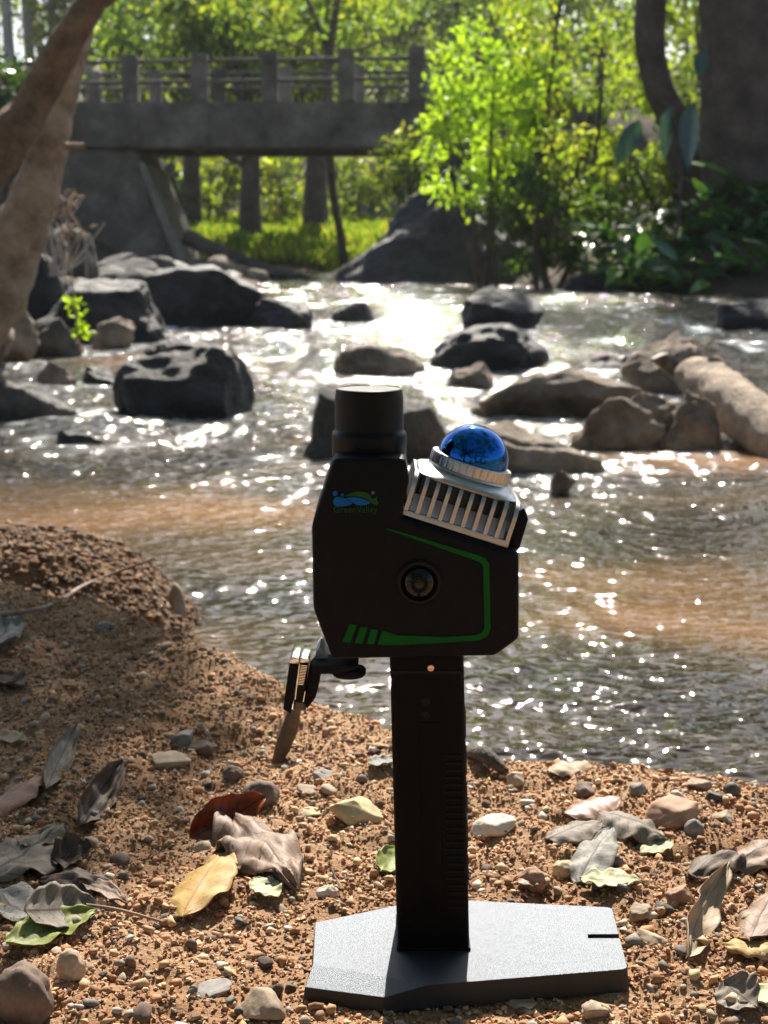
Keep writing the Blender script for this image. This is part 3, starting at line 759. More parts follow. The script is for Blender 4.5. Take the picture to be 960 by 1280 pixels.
for py in (94, 113):
    P0 = Vector((xL, Yf + 0.12, bq(300, py, Yf).z)); P1 = Vector((xR, Yf + 0.12, bq(300, py, Yf).z + 0.1))
    o = link('rail', tubes_mesh('rail', [([P0, P1], [0.035, 0.035])], M_conc_l, 10), br); o.matrix_parent_inverse = Matrix.Translation(-Vector(br.location))
pts = [(40, 186), (168, 186), (176, 205), (238, 356), (20, 356)]
bchild(prism_bm([(bq(a, b).x, bq(a, b).z - (0.003 if b < 190 else 0)) for a, b in pts], YB + 0.08, YB + 2.9, 0.05, 1), 'abutment', M_conc)
pts = [(-260, 186), (40, 186), (20, 356), (-260, 356)]
bchild(prism_bm([(bq(a, b).x, bq(a, b).z - (0.003 if b < 190 else 0)) for a, b in pts], YB + 0.3, YB + 2.7), 'wing_wall', M_conc)
pts = [(520, 186), (760, 186), (760, 356), (478, 356), (496, 300), (540, 215)]
bchild(prism_bm([(bq(a, b).x, bq(a, b).z - (0.003 if b < 190 else 0)) for a, b in pts], YB + 0.25, YB + 2.9, 0.05, 1), 'abutment', M_conc)
bchild(prism_bm([(bq(a, b, YB - 0.1).x, bq(a, b, YB - 0.1).z) for a, b in ((170, 203), (179, 203), (243, 352), (228, 352))], YB - 0.02, YB + 2.6, 0.02, 1), 'abutment_lit_edge', M_conc_lit)  # pale strip paints the light on the abutment's right side
# fallen trunk lying in the opening
me = tubes_mesh('fallen_trunk', [([bq(232, 296, 25.2), bq(280, 318, 25.0), bq(335, 339, 24.6), bq(385, 350, 24.4)], [0.15, 0.14, 0.11, 0.07])], M_bark_d, 16, 0.15, 2)
tag(link('fallen_trunk', me), 'dark fallen trunk sloping down to the water under the bridge', 'log')

# ------------------------------------------------------------------ grass beyond the bridge
g = np.random.default_rng(5)
n = 26000
gx = g.uniform(-7.5, 5.5, n); gy = 29.8 + g.uniform(0, 1, n) ** 1.3 * 12
keep = (fbm(np.stack([gx, gy, gx * 0], -1) * 0.5, 2) > -0.28)
gx, gy = gx[keep], gy[keep]; gz = terr_h(gx, gy); n = len(gx)
D = g.normal(size=(n, 3)) * 0.45; D[:, 2] = 1
Lg = g.uniform(0.14, 0.42, n) * np.clip(1.1 + fbm(np.stack([gx, gy, gx * 0], -1) * 0.8, 2), 0.5, 1.6)
V, Fc = leaf_cloud(np.stack([gx, gy, gz - 0.02], -1), D, Lg, g.uniform(0.03, 0.07, n), g)
pal = np.array([(0.13, 0.22, 0.03), (0.17, 0.25, 0.045), (0.08, 0.16, 0.03), (0.24, 0.26, 0.09)])
tag(link('grass', mesh_np('grass', V, Fc, False, col=np.repeat(pal[g.integers(4, size=n)], 6, 0), mat=M_fol)),
    'bright sunlit green grass on the flat beyond the bridge', 'grass', kind='stuff')

# ------------------------------------------------------------------ background trees
protoA = make_tree_proto(31, 8.0, 0.17, (0, 0, 5.2), (3.4, 3.4, 3.6), 62, 46, 0.24, MG + YG[:2], M_bark_d, 0.5)
protoB = make_tree_proto(32, 16.0, 0.22, (0, 0, 14.0), (2.6, 2.6, 4.5), 80, 60, 0.26, OL, M_bark_l, 0.25)
protoC = make_tree_proto(33, 6.5, 0.13, (0, 0, 4.2), (2.8, 2.8, 3.4), 62, 46, 0.20, YG, M_bark_d, 0.5)
protoD = make_tree_proto(34, 9.5, 0.20, (0.3, 0, 5.8), (3.8, 3.4, 4.4), 66, 46, 0.24, MG + OL, M_bark_d, 0.4)
def tree_at(name, label, pr, px, Y, rz, s, group=None, cat='tree'):
    p = atY(px, 300, Y); return put_tree(name, label, pr, (p.x, Y, ter_z(p.x, Y)), rz, s, group, cat)
G1 = 'broad trees of the forest beyond the bridge'
for k, (px, Y, pr, s) in enumerate([(215, 54, protoC, 1.0), (300, 57, protoC, 1.2), (395, 54, protoA, 1.05), (480, 58, protoC, 1.25), (560, 53, protoA, 1.0), (640, 57, protoC, 1.2), (140, 60, protoD, 1.0)]):
    tree_at('forest_tree', 'yellow green broad tree beyond the bridge, ' + ['behind the leftmost stout trunk', 'behind the middle stout trunk', 'behind the widest stout trunk', 'right of the thin crooked tree',
            'behind the lower sunlit bush at bridge end', 'behind the bright bush at bridge end', 'close to the slender pale trunks'][k], pr, px, Y, k * 1.3, s, G1)
G2 = 'tall trees deep in the forest'
for k, (px, Y, pr, s) in enumerate([(340, 62, protoD, 1.1), (450, 66, protoA, 1.3), (560, 60, protoD, 1.2), (680, 58, protoA, 1.2), (250, 70, protoD, 1.2), (800, 55, protoD, 1.2), (930, 52, protoA, 1.3), (1050, 50, protoD, 1.3),
                                   (380, 84, protoD, 1.5), (520, 88, protoA, 1.7), (640, 82, protoD, 1.5), (760, 78, protoA, 1.5), (200, 92, protoD, 1.5), (60, 98, protoD, 1.6), (-80, 90, protoD, 1.5), (900, 80, protoD, 1.5)]):
    tree_at('forest_tree', 'dark green tall tree deep in the forest behind', pr, px, Y, k * 2.1, s, G2)
G3 = 'slender pale trunks in the hazy forest'
for k, (px, Y, s) in enumerate([(20, 58, 1.0), (48, 66, 1.1), (76, 60, 1.0), (148, 62, 1.05), (172, 72, 1.15), (118, 76, 1.2), (5, 74, 1.2), (-40, 64, 1.0), (215, 68, 1.1), (285, 74, 1.2)]):
    tree_at('slender_tree', 'slender straight pale trunk in the hazy forest left of bridge', protoB, px, Y, k * 1.7, s, G3)
# trunks right behind the bridge
for k, (px, Y, r) in enumerate([(240, 36.0, 0.24), (314, 35.0, 0.25), (396, 36.5, 0.30)]):
    p = atY(px, 270, Y); gz_ = ter_z(p.x, Y)
    t = thing('broad_trunk_tree', ['stout straight brown trunk behind the left half of the bridge', 'stout brown trunk rising from the dark band behind grass under mid bridge', 'widest brown trunk behind bridge next to thin crooked tree'][k], 'tree', (p.x, Y, gz_))
    pr = make_tree_proto(50 + k, 4.6, r, (0, 0, 5.0), (2.3, 1.8, 2.0), 60, 55, 0.19, YG + MG, M_bark_d, 0.12)
    link('trunk', pr[0], t); c = link('crown', pr[1], t); c['kind'] = 'stuff'
# thin crooked tree in front of the bridge opening
Yt = 30.6
t = thing('crooked_tree', 'thin dark crooked tree with forked top standing on the grass behind bridge', 'tree', atY(430, 328, Yt))
tb = [([atY(431, 332, Yt), atY(425, 290, Yt), atY(416, 240, Yt), atY(412, 180, Yt), atY(410, 110, Yt), atY(412, 60, Yt), atY(420, 10, Yt), atY(424, -60, Yt)], [0.11, 0.09, 0.09, 0.10, 0.11, 0.10, 0.075, 0.05]),
      ([atY(411, 66, Yt), atY(398, 30, Yt), atY(384, 0, Yt), atY(368, -50, Yt)], [0.08, 0.055, 0.05, 0.03]),
      ([atY(412, 78, Yt), atY(380, 62, Yt), atY(330, 44, Yt), atY(290, 36, Yt)], [0.05, 0.035, 0.03, 0.015]),
      ([atY(414, 80, Yt), atY(450, 62, Yt), atY(490, 50, Yt), atY(525, 58, Yt)], [0.05, 0.035, 0.03, 0.015])]
child_np('trunk', tubes_mesh('trunk', tb, M_bark_d, 10, 0.1, 3), t)
g = np.random.default_rng(77)
cc = [tuple(atY(px, py, Yt + g.uniform(-1, 1))) for px, py in zip(g.uniform(270, 560, 34), g.uniform(-110, 40, 34))]
V, Fc, c = crown_np(cc, [0.5] * 34, 55, 0.15, g, YG + MG[:2]); o = child_np('crown', mesh_np('crown', V, Fc, False, col=c, mat=M_fol), t); o['kind'] = 'stuff'

# shrubs under and behind the bridge
def shrub(name, label, Y, boxpx, ncl, r, per, leaf, pal, seed, cat='bush', group=None, mat=None, dy=0.7, stems=5, droop=0.3):
    g = np.random.default_rng(seed); x0, x1, y0, y1 = boxpx
    ctr = atY((x0 + x1) / 2, y1, Y); gz_ = ter_z(ctr.x, Y)
    t = thing(name, label, cat, (ctr.x, Y, gz_), 0, group)
    cl = []
    while len(cl) < ncl:
        a, b = g.uniform(-1, 1, 2)
        if a * a + b * b > 1.0 + 0.25 * g.normal(): continue
        cl.append(tuple(atY((x0 + x1) / 2 + a * (x1 - x0) / 2, (y0 + y1) / 2 + b * (y1 - y0) / 2, Y + g.normal() * dy)))
    V, Fc, c = crown_np(cl, g.uniform(0.6, 1.3, ncl) * r, per, leaf, g, pal, droop)
    o = child_np('foliage', mesh_np('foliage', V, Fc, False, col=c, mat=mat or M_fol), t); o['kind'] = 'stuff'
    tub = []
    for k in range(stems):
        e = Vector(cl[k]); s = Vector((ctr.x + 0.15 * g.normal(), Y + 0.15 * g.normal(), gz_ - 0.1))
        tub.append(([s, s.lerp(e, 0.5) + Vector((0.1 * g.normal(), 0, 0.1)), e], [0.05, 0.035, 0.012]))
    child_np('stems', tubes_mesh('stems', tub, M_bark_d, 7), t)
    return t
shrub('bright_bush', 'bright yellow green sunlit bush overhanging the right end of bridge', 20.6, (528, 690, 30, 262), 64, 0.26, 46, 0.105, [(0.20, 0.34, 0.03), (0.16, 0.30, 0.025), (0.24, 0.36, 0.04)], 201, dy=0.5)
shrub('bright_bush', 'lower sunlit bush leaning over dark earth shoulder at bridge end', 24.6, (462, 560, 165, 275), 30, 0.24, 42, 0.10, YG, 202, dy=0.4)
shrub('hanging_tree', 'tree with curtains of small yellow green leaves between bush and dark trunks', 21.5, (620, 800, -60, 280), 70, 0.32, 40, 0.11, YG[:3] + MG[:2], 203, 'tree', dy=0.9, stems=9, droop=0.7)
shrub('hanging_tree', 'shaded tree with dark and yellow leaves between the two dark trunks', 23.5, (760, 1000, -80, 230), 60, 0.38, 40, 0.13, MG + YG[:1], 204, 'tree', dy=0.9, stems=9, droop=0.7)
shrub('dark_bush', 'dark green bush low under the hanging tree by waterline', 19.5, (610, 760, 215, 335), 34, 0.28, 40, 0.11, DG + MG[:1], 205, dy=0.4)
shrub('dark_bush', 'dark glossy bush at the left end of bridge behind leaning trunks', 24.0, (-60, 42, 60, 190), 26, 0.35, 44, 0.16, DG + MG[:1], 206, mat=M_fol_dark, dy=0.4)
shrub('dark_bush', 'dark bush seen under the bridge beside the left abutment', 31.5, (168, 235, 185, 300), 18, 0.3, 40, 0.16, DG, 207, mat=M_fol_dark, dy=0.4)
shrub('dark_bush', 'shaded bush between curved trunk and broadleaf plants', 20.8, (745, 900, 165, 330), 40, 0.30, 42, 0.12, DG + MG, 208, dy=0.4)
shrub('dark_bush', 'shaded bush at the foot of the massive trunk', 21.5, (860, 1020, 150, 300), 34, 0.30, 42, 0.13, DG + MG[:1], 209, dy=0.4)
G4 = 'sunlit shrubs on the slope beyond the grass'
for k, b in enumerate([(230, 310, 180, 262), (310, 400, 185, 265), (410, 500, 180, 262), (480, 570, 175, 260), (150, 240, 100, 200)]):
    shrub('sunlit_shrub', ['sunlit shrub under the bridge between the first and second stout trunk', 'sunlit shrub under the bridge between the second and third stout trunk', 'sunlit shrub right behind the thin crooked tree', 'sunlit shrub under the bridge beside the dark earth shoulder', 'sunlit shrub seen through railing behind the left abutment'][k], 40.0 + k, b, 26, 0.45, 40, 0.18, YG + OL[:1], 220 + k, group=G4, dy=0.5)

# ------------------------------------------------------------------ dark trunks on the right bank
Yr = 19.6; s_ = (Yr + .87) / F
t = thing('great_tree', 'massive dark rough barked trunk on the right bank above broadleaf plants', 'tree', atY(928, 268, Yr))
tb = [([atY(938, 310, Yr), atY(932, 235, Yr), atY(926, 120, Yr), atY(922, 0, Yr), atY(920, -160, Yr), atY(930, -420, Yr)], [66 * s_, 52 * s_, 47 * s_, 45 * s_, 44 * s_, 36 * s_])]
child_np('trunk', tubes_mesh('trunk', tb, M_bark_d, 40, 0.10, 2.2), t)
g = np.random.default_rng(301); cc = ell_points(g, 90, (atY(950, -520, Yr).x, Yr, atY(950, -520, Yr).z), (3.4, 3.0, 2.2), 0.3)
V, Fc, c = crown_np(cc, [0.6] * 90, 50, 0.2, g, MG + DG); o = child_np('crown', mesh_np('crown', V, Fc, False, col=c, mat=M_fol_far), t); o['kind'] = 'stuff'
t = thing('curved_tree', 'dark curved trunk bending towards the massive trunk', 'tree', atY(862, 250, 20.2))
tb = [([atY(868, 270, 20.2), atY(856, 205, 20.2), atY(842, 150, 20.2), atY(822, 105, 20.2), atY(812, 50, 20.2), atY(814, 0, 20.2), atY(822, -90, 20.2), atY(815, -220, 20.2)], [24 * s_, 22 * s_, 20 * s_, 18 * s_, 19 * s_, 20 * s_, 18 * s_, 12 * s_])]
child_np('trunk', tubes_mesh('trunk', tb, M_bark_d, 20, 0.1, 3), t)
cc = ell_points(g, 50, (atY(800, -300, 20.2).x, 20.2, atY(800, -300, 20.2).z), (1.8, 1.6, 1.5), 0.3)
V, Fc, c = crown_np(cc, [0.45] * 50, 46, 0.16, g, MG + YG[:2]); o = child_np('crown', mesh_np('crown', V, Fc, False, col=c, mat=M_fol), t); o['kind'] = 'stuff'

# big single leaf meshes
def big_leaf_mesh(name, seed, mat, col, W=0.36, droop=0.5, fold=0.12, n=10, m=4):
    g = np.random.default_rng(seed)
    u = np.linspace(0, 1, n + 1); v = np.linspace(-1, 1, 2 * m + 1)
    U, Vv = np.meshgrid(u, v, indexing='ij'); U = U.ravel(); Vv = Vv.ravel()
    wd = W * 0.5 * np.clip(np.sin(np.pi * np.clip(U, 0, 1) ** 0.8), 0.02, 1) ** 0.8
    x = U; y = Vv * wd; z = np.abs(Vv) * wd * fold * 2 - droop * U ** 2 + 0.02 * np.sin(U * 20 + Vv * 2) * np.abs(Vv)
    V = np.stack([x, y, z], -1)
    k = 2 * m + 1
    i = (np.arange(n)[:, None] * k + np.arange(k - 1)[None, :]).ravel()
    return mesh_np(name, V, np.stack([i, i + 1, i + k + 1, i + k], -1), True, col=np.array([col] * len(V)), mat=mat)
BLM = [big_leaf_mesh('leaf', k, M_fol_dark, c, W, d) for k, (c, W, d) in enumerate([((0.05, 0.13, 0.045), 0.34, 0.35), ((0.07, 0.16, 0.045), 0.30, 0.5), ((0.045, 0.105, 0.045), 0.4, 0.25), ((0.14, 0.26, 0.04), 0.33, 0.4)])]
g = np.random.default_rng(88)
PL = [(770, 352, 18.2), (812, 356, 17.9), (850, 354, 17.8), (893, 354, 17.7), (940, 354, 17.6), (985, 352, 17.6),
      (790, 330, 18.9), (838, 322, 18.7), (880, 312, 18.6), (922, 304, 18.5), (965, 300, 18.5), (905, 278, 19.0), (950, 262, 19.0), (745, 340, 19.0), (872, 272, 18.8), (930, 246, 18.9), (990, 256, 18.9), (1000, 296, 18.4), (818, 304, 18.8), (764, 320, 18.8)]
for k, (px, py, Y) in enumerate(PL):
    p = atY(px, py, Y)
    t = thing('broadleaf_plant', 'dark glossy broadleaf plant in the dense clump on the right bank', 'plant', (p.x, p.y, p.z - 0.1), 0, 'glossy broadleaf plants on the right bank')
    for q in range(17):
        o = link('leaf', BLM[3] if (g.random() < 0.07) else BLM[int(g.integers(3))], t)
        s = g.uniform(0.30, 0.55); o.scale = (s, s, s)
        o.location = (g.normal() * 0.15, g.normal() * 0.15, g.uniform(0.0, 0.45))
        o.rotation_euler = (g.normal() * 0.35, -g.uniform(-0.1, 0.9), g.uniform(0, 6.28))
# three big drooping leaves under the curved trunk
Yd = 16.5
t = thing('climbing_plant', 'climbing plant with big drooping blue green leaves under the curved trunk', 'plant', atY(840, 300, Yd))
child_np('stem', tubes_mesh('stem', [([atY(845, 300, Yd), atY(850, 220, Yd), atY(842, 150, Yd), atY(830, 125, Yd)], [0.02, 0.02, 0.018, 0.01])], M_bark_d, 8), t)
for k, (px, py, px2, py2) in enumerate([(842, 132, 826, 200), (868, 128, 856, 212), (800, 150, 770, 208), (880, 60, 872, 100)]):
    a = atY(px, py, Yd); b = atY(px2, py2, Yd - 0.15); L = (b - a).length
    o = link('leaf', big_leaf_mesh('leaf', 90 + k, M_fol_dark, (0.025, 0.06, 0.045), 0.40, 0.08), t)
    q = (b - a).to_track_quat('X', 'Y')
    o.rotation_euler = (q @ Euler((R(8 + 15 * k), 0, 0)).to_quaternion()).to_euler()
    o.scale = (L, L, L); o.location = a - Vector(t.location)
# sapling on the left rocks
Ys = 7.4
t = thing('sapling', 'thin sapling with two clusters of bright green leaves on the left rocks', 'plant', atY(102, 432, Ys))
child_np('stem', tubes_mesh('stem', [([atY(101, 440, Ys), atY(97, 410, Ys), atY(92, 375, Ys), atY(88, 320, Ys), atY(84, 270, Ys)], [0.008, 0.007, 0.006, 0.004, 0.003])], M_bark, 6), t)
g = np.random.default_rng(9)
cc = [tuple(atY(92, 380, Ys))] * 2 + [tuple(atY(103, 412, Ys))] * 2 + [tuple(atY(100, 402, Ys))]
V, Fc, c = crown_np(cc, [0.04] * 5, 9, 0.05, g, [(0.24, 0.38, 0.03), (0.2, 0.34, 0.03)]); o = child_np('foliage', mesh_np('foliage', V, Fc, False, col=c, mat=M_fol), t)
# dry brown brush beside it
t = thing('dry_brush', 'tangle of dry pale twigs and withered leaves beside leaning trunk', 'plant', atY(80, 340, 8.6))
tub = []
for k in range(16):
    a = atY(80 + g.normal() * 14, 345, 8.6 + g.normal() * 0.1); b = atY(82 + g.normal() * 20, g.uniform(240, 320), 8.6 + g.normal() * 0.2)
    tub.append(([a, a.lerp(b, 0.5) + Vector((g.normal() * 0.05, 0, 0)), b], [0.008, 0.006, 0.003]))
child_np('twigs', tubes_mesh('twigs', tub, M_bark_l, 5), t)
V, Fc, c = crown_np([tuple(atY(82 + g.normal() * 9, 262 + g.normal() * 16, 8.6)) for _ in range(8)], [0.07] * 8, 16, 0.05, g, [(0.26, 0.19, 0.14), (0.20, 0.14, 0.105)])
o = child_np('foliage', mesh_np('foliage', V, Fc, False, col=c, mat=M_dry), t); o['kind'] = 'stuff'
# tree on the near bank whose boughs hang over the camera: mirrored in the dome and the shaded front
g = np.random.default_rng(401)
t = thing('overhanging_tree', 'leafy tree of the near bank mirrored dark against blue sky in the sensor dome', 'tree', (-2.6, -4.2, 0.0))
cc = []
while len(cc) < 420:
    z_ = g.uniform(3.4, 6.5); c_ = (g.uniform(-9, 9), g.uniform(-11.0, 4.5), z_)
    if c_[1] > z_ / math.tan(SUN_EL) - 1.6: continue              # keep the sun's path to the bank open
    if c_[1] > -0.87 and c_[2] < 0.45 + (c_[1] + 0.87) * 0.16 + 1.6: continue
    if fbm(np.array([[c_[0] * 0.35, c_[1] * 0.35, 3.3]]), 2)[0] < -0.16: continue
    cc.append(c_)
low = [(g.uniform(-9, 9), g.uniform(-11, -6.0), g.uniform(0.3, 3.4)) for _ in range(120)]
allc = cc + low
V, Fc, c = crown_np(allc, [0.62] * len(allc), 80, 0.17, g, MG + DG)
o = child_np('crown', mesh_np('crown', V, Fc, False, col=c, mat=M_fol_far), t); o['kind'] = 'stuff'
P_ = [Vector((-2.6, -4.2, -0.3)), Vector((-2.5, -4.3, 1.2)), Vector((-2.2, -4.4, 2.6)), Vector((-1.6, -4.4, 3.8)), Vector((-0.8, -4.2, 4.6))]
tb = [(P_, [0.28, 0.22, 0.18, 0.14, 0.08])]
for k in range(0, len(cc), 12): tb.append(([P_[2 + k % 3], P_[2 + k % 3].lerp(Vector(cc[k]), 0.5) + Vector((0, 0, 0.2)), Vector(cc[k])], [0.06, 0.04, 0.012]))
child_np('trunk', tubes_mesh('trunk', tb, M_bark_d, 10, 0.1, 3), t)

# ================================================================== handheld scanner
DEV = Vector((0.031, 0.012, 0.0))
dev = thing('handheld_scanner', 'black handheld laser scanner with blue dome standing on a grey metal foot plate', 'scanner', DEV)
INV = Matrix.Translation(-DEV)
def dpart(bm, name, mat, parent=None, smooth=True, angle=35, label=None):
    o = from_bm(bm, name, mat, None, smooth, angle)
    o.parent = parent or dev
    if parent is None or parent is dev: o.matrix_parent_inverse = INV     # sub-parts hang on parts that already sit in world space
    if label: o['label'] = label
    return o
YF = -0.026                                   # front face of the head
pf = lambda px, py, Y=YF: (atY(px, py, Y).x, atY(px, py, Y).z)
# head shell
head_px = [(417, 573), (389.5, 657), (391.5, 762), (415, 824.5), (619, 820.5), (649, 799), (649, 690), (634, 688.5), (501, 647), (512, 600), (507, 573)]
head = dpart(prism_bm([pf(*p) for p in head_px], YF, 0.052, 0.0032, 3), 'head_shell', M_black)
# chamfered cradle beside the sensor
dpart(prism_bm([pf(*p, -0.012) for p in [(633, 690), (648.5, 690), (661, 649), (655.5, 634), (646, 640)]], -0.012, 0.046, 0.0015, 2), 'sensor_cradle', M_black)
# base ledge under the sensor (slanted shelf)
dpart(prism_bm([pf(*p, YF + 0.004) for p in [(499, 650), (634, 692), (636, 686), (502, 643)]], YF + 0.004, 0.05, 0.0008, 1), 'sensor_ledge', M_black)

# green stripe: outer and inner outline of a bent band
def flat(poly, y, th=0.0005): return prism_bm(poly, y - th, y + 0.0006)
stripe = [(481.5, 661), (487, 660.5), (596, 693.5), (606, 697), (611.5, 705), (613, 786), (609, 795), (599, 800), (556, 803), (497, 806), (472, 805.5), (478, 788), (497, 794),
          (556, 796), (595, 793.5), (603, 790), (605.5, 784), (604, 709), (601, 703.5), (594, 700)]
st = dpart(flat([pf(*p) for p in stripe], YF - 0.0001), 'green_stripe', M_green, head)
for p4 in [[(437, 779.5), (446, 781), (438, 803), (428, 802.5)], [(451, 783), (459.5, 784.5), (453, 804), (443.5, 803.5)], [(464, 786), (472.5, 787.5), (467.5, 805), (458.5, 804.5)]]:
    dpart(flat([pf(*p) for p in p4], YF - 0.0001), 'stripe_bar', M_green, head)
# logo
lz = lambda x, y: pf(400 + x / 9.6, 590 + y / 9.6)
def smoothpoly(pts, n=5):
    P = np.array(pts, float); k = len(P); out = []
    for i in range(k):
        p0, p1, p2, p3 = P[i - 1], P[i], P[(i + 1) % k], P[(i + 2) % k]
        for f in np.linspace(0, 1, n, endpoint=False):
            out.append(tuple(0.5 * ((2 * p1) + (-p0 + p2) * f + (2 * p0 - 5 * p1 + 4 * p2 - p3) * f * f + (-p0 + 3 * p1 - 3 * p2 + p3) * f ** 3)))
    return out
emblem = dpart(flat([lz(*p) for p in smoothpoly([(160, 350), (178, 312), (220, 298), (265, 306), (315, 334), (388, 374), (325, 402), (240, 412), (185, 402), (163, 378)])], YF - 0.0001), 'emblem', M_blue, head)
dpart(flat([lz(*p) for p in smoothpoly([(300, 322), (375, 301), (440, 304), (520, 324), (565, 342), (602, 370), (560, 391), (500, 400), (440, 392), (395, 366), (345, 338)])], YF - 0.0001), 'emblem', M_blue, head)
dpart(flat([lz(*p) for p in smoothpoly([(303, 292), (350, 262), (410, 240), (470, 232), (540, 240), (590, 266), (622, 312), (645, 322), (690, 290), (682, 332), (702, 372), (688, 390), (640, 386), (600, 356), (555, 324), (500, 302), (440, 291), (370, 287)])], YF - 0.0001), 'emblem', M_green2, head)
for cx_, cy_, r_, mt in ((183, 258, 29, M_blue), (268, 275, 18, M_blue), (635, 246, 20, M_greydot)):
    dpart(flat([lz(cx_ + r_ * math.cos(a), cy_ + r_ * math.sin(a)) for a in np.linspace(0, 2 * math.pi, 20, endpoint=False)], YF - 0.0001), 'emblem_dot', mt, head)
cu = bpy.data.curves.new('wordmark', 'FONT'); cu.body = 'GreenValley'; cu.size = 0.0055; cu.extrude = 0.0003
to = bpy.data.objects.new('wordmark_curve', cu); COL.objects.link(to)
bpy.context.view_layer.update()
wm_me = bpy.data.meshes.new_from_object(to.evaluated_get(bpy.context.evaluated_depsgraph_get()))
bpy.data.objects.remove(to)
wm_me.materials.clear(); wm_me.materials.append(M_green2)
xs = [v.co.x for v in wm_me.vertices]; wtx = max(xs) - min(xs)
a_ = lz(165, 484); b_2 = lz(692, 484); sc_t = (b_2[0] - a_[0]) / wtx
o = bpy.data.objects.new('wordmark', wm_me); COL.objects.link(o)
o.parent = head
o.matrix_basis = Matrix.Translation((a_[0] - min(xs) * sc_t, YF - 0.0005, a_[1])) @ Matrix.Rotation(R(90), 4, 'X') @ Matrix.Diagonal((sc_t, sc_t * 1.05, 1, 1))
# side camera
cx_, cz_ = pf(524, 728)
cm = dpart(lathe_bm([(0.0134, 0.001), (0.0134, -0.0012), (0.0125, -0.0022), (0.0108, -0.0022), (0.0102, -0.0006), (0.0096, 0.0008)], 56, (cx_, YF, cz_), 'Y'), 'camera_ring', M_cap, head)
dpart(lathe_bm([(0.0096, 0.0), (0.0090, -0.0016), (0.0075, -0.0030), (0.0050, -0.0042), (0.0022, -0.0048), (0.0003, -0.0049)], 48, (cx_, YF, cz_), 'Y'), 'camera_lens', M_glass, cm)
dpart(lathe_bm([(0.0052, -0.0042), (0.0052, -0.0047), (0.0042, -0.0052), (0.0038, -0.0047)], 40, (cx_, YF, cz_), 'Y'), 'lens_ring', M_rubber, cm)
# antenna cap
cp = atY(461.5, 530, 0.012); sy = 1850 / (0.882); zc = lambda py: atY(461, py, 0.012).z
rU, rC = 41.8 / sy, 47.0 / sy
prof = [(rU * 0.9, zc(582)), (rC * 0.94, zc(573)), (rC * 0.985, zc(569)), (rC, zc(565)), (rC * 1.0, zc(543)), (rC * 0.985, zc(540)), (rU * 1.045, zc(537.5)), (rU * 1.03, zc(535)), (rU * 1.03, zc(500)), (rU, zc(488)), (rU * 0.985, zc(486)), (rU * 0.95, zc(485.2)), (rU * 0.94, zc(486)), (0.001, zc(486))]
dpart(lathe_bm([(r, h) for r, h in prof], 72, (cp.x, 0.012, 0)), 'antenna_cap', M_cap)
dpart(lathe_bm([(rC * 0.99, zc(577)), (rC * 0.99, zc(571))], 60, (cp.x, 0.012, 0)), 'cap_collar', M_rubber)
# ---- lidar
TA = math.atan2(41.6, 133)
bl_ = pf(501, 646, -0.021); br_ = pf(634, 688, -0.021)
O3 = Vector(((bl_[0] + br_[0]) / 2, 0.0115, (bl_[1] + br_[1]) / 2)); Wd = math.hypot(br_[0] - bl_[0], br_[1] - bl_[1])
LM = Matrix.Translation(O3) @ Matrix.Rotation(TA, 4, 'Y')
def lpart(bm, name, mat, parent=None, smooth=True, angle=30):
    bm.transform(LM); return dpart(bm, name, mat, parent, smooth, angle)
H = Wd / 2
lid = lpart(box_bm(-H, H, -0.0325, 0.0325, 0.0, 0.0052, 0.0012, 2), 'lidar_housing', M_alu)
lpart(box_bm(-H + 0.0055, H - 0.0055, -0.021, 0.0265, 0.005, 0.0285, 0.002, 2), 'sensor_core', M_core, lid)
# sloping ledge in the slots, painted pale for the sunlight reflected there
bm = bmesh.new()
vv = [bm.verts.new(c_) for c_ in ((-H + 0.004, -0.0300, 0.0051), (H - 0.004, -0.0300, 0.0051), (H - 0.004, -0.0225, 0.0145), (-H + 0.004, -0.0225, 0.0145), (-H + 0.004, -0.0212, 0.0051), (H - 0.004, -0.0212, 0.0051))]
for f in ((0, 1, 2, 3), (3, 2, 5, 4), (4, 5, 1, 0), (0, 3, 4), (1, 5, 2)): bm.faces.new([vv[i] for i in f])
bmesh.ops.recalc_face_normals(bm, faces=bm.faces)
lpart(bm, 'sunlit_ledge', M_sunlit_ledge, lid, False)
# fins: plates whose outline (depth, height) is rounded towards the ring
def fin_bm(u, th, depth0, depth1, top):
    out = [(depth0, 0.0050)]
    r = 0.011
    for k in range(8):
        a = math.pi - k / 7 * math.pi / 2
        out.append((depth0 + r + r * math.cos(a), top - r * 0.8 + r * 0.8 * math.sin(a)))
    for k in range(8):
        a = math.pi / 2 - k / 7 * math.pi / 2
        out.append((depth1 - r + r * math.cos(a), top - r * 0.8 + r * 0.8 * math.sin(a)))
    out.append((depth1, 0.0050))
    bm = bmesh.new()
    a = [bm.verts.new((u - th / 2, v, w_)) for v, w_ in out]; b = [bm.verts.new((u + th / 2, v, w_)) for v, w_ in out]
    bm.faces.new(a); bm.faces.new(list(reversed(b)))
    for i in range(len(out)): bm.faces.new((a[(i + 1) % len(out)], a[i], b[i], b[(i + 1) % len(out)]))
    bmesh.ops.recalc_face_normals(bm, faces=bm.faces)
    return bm
for k in range(10):
    u = -H + 0.0016 + k * (2 * H - 0.0032) / 9
    edge = min(1.0, (1 - abs(u) / H) / 0.16)
    lpart(fin_bm(u, 0.0024, -0.0324, 0.0324, 0.0292 - 0.0022 * (1 - edge)), 'cooling_fin', M_alu, lid)
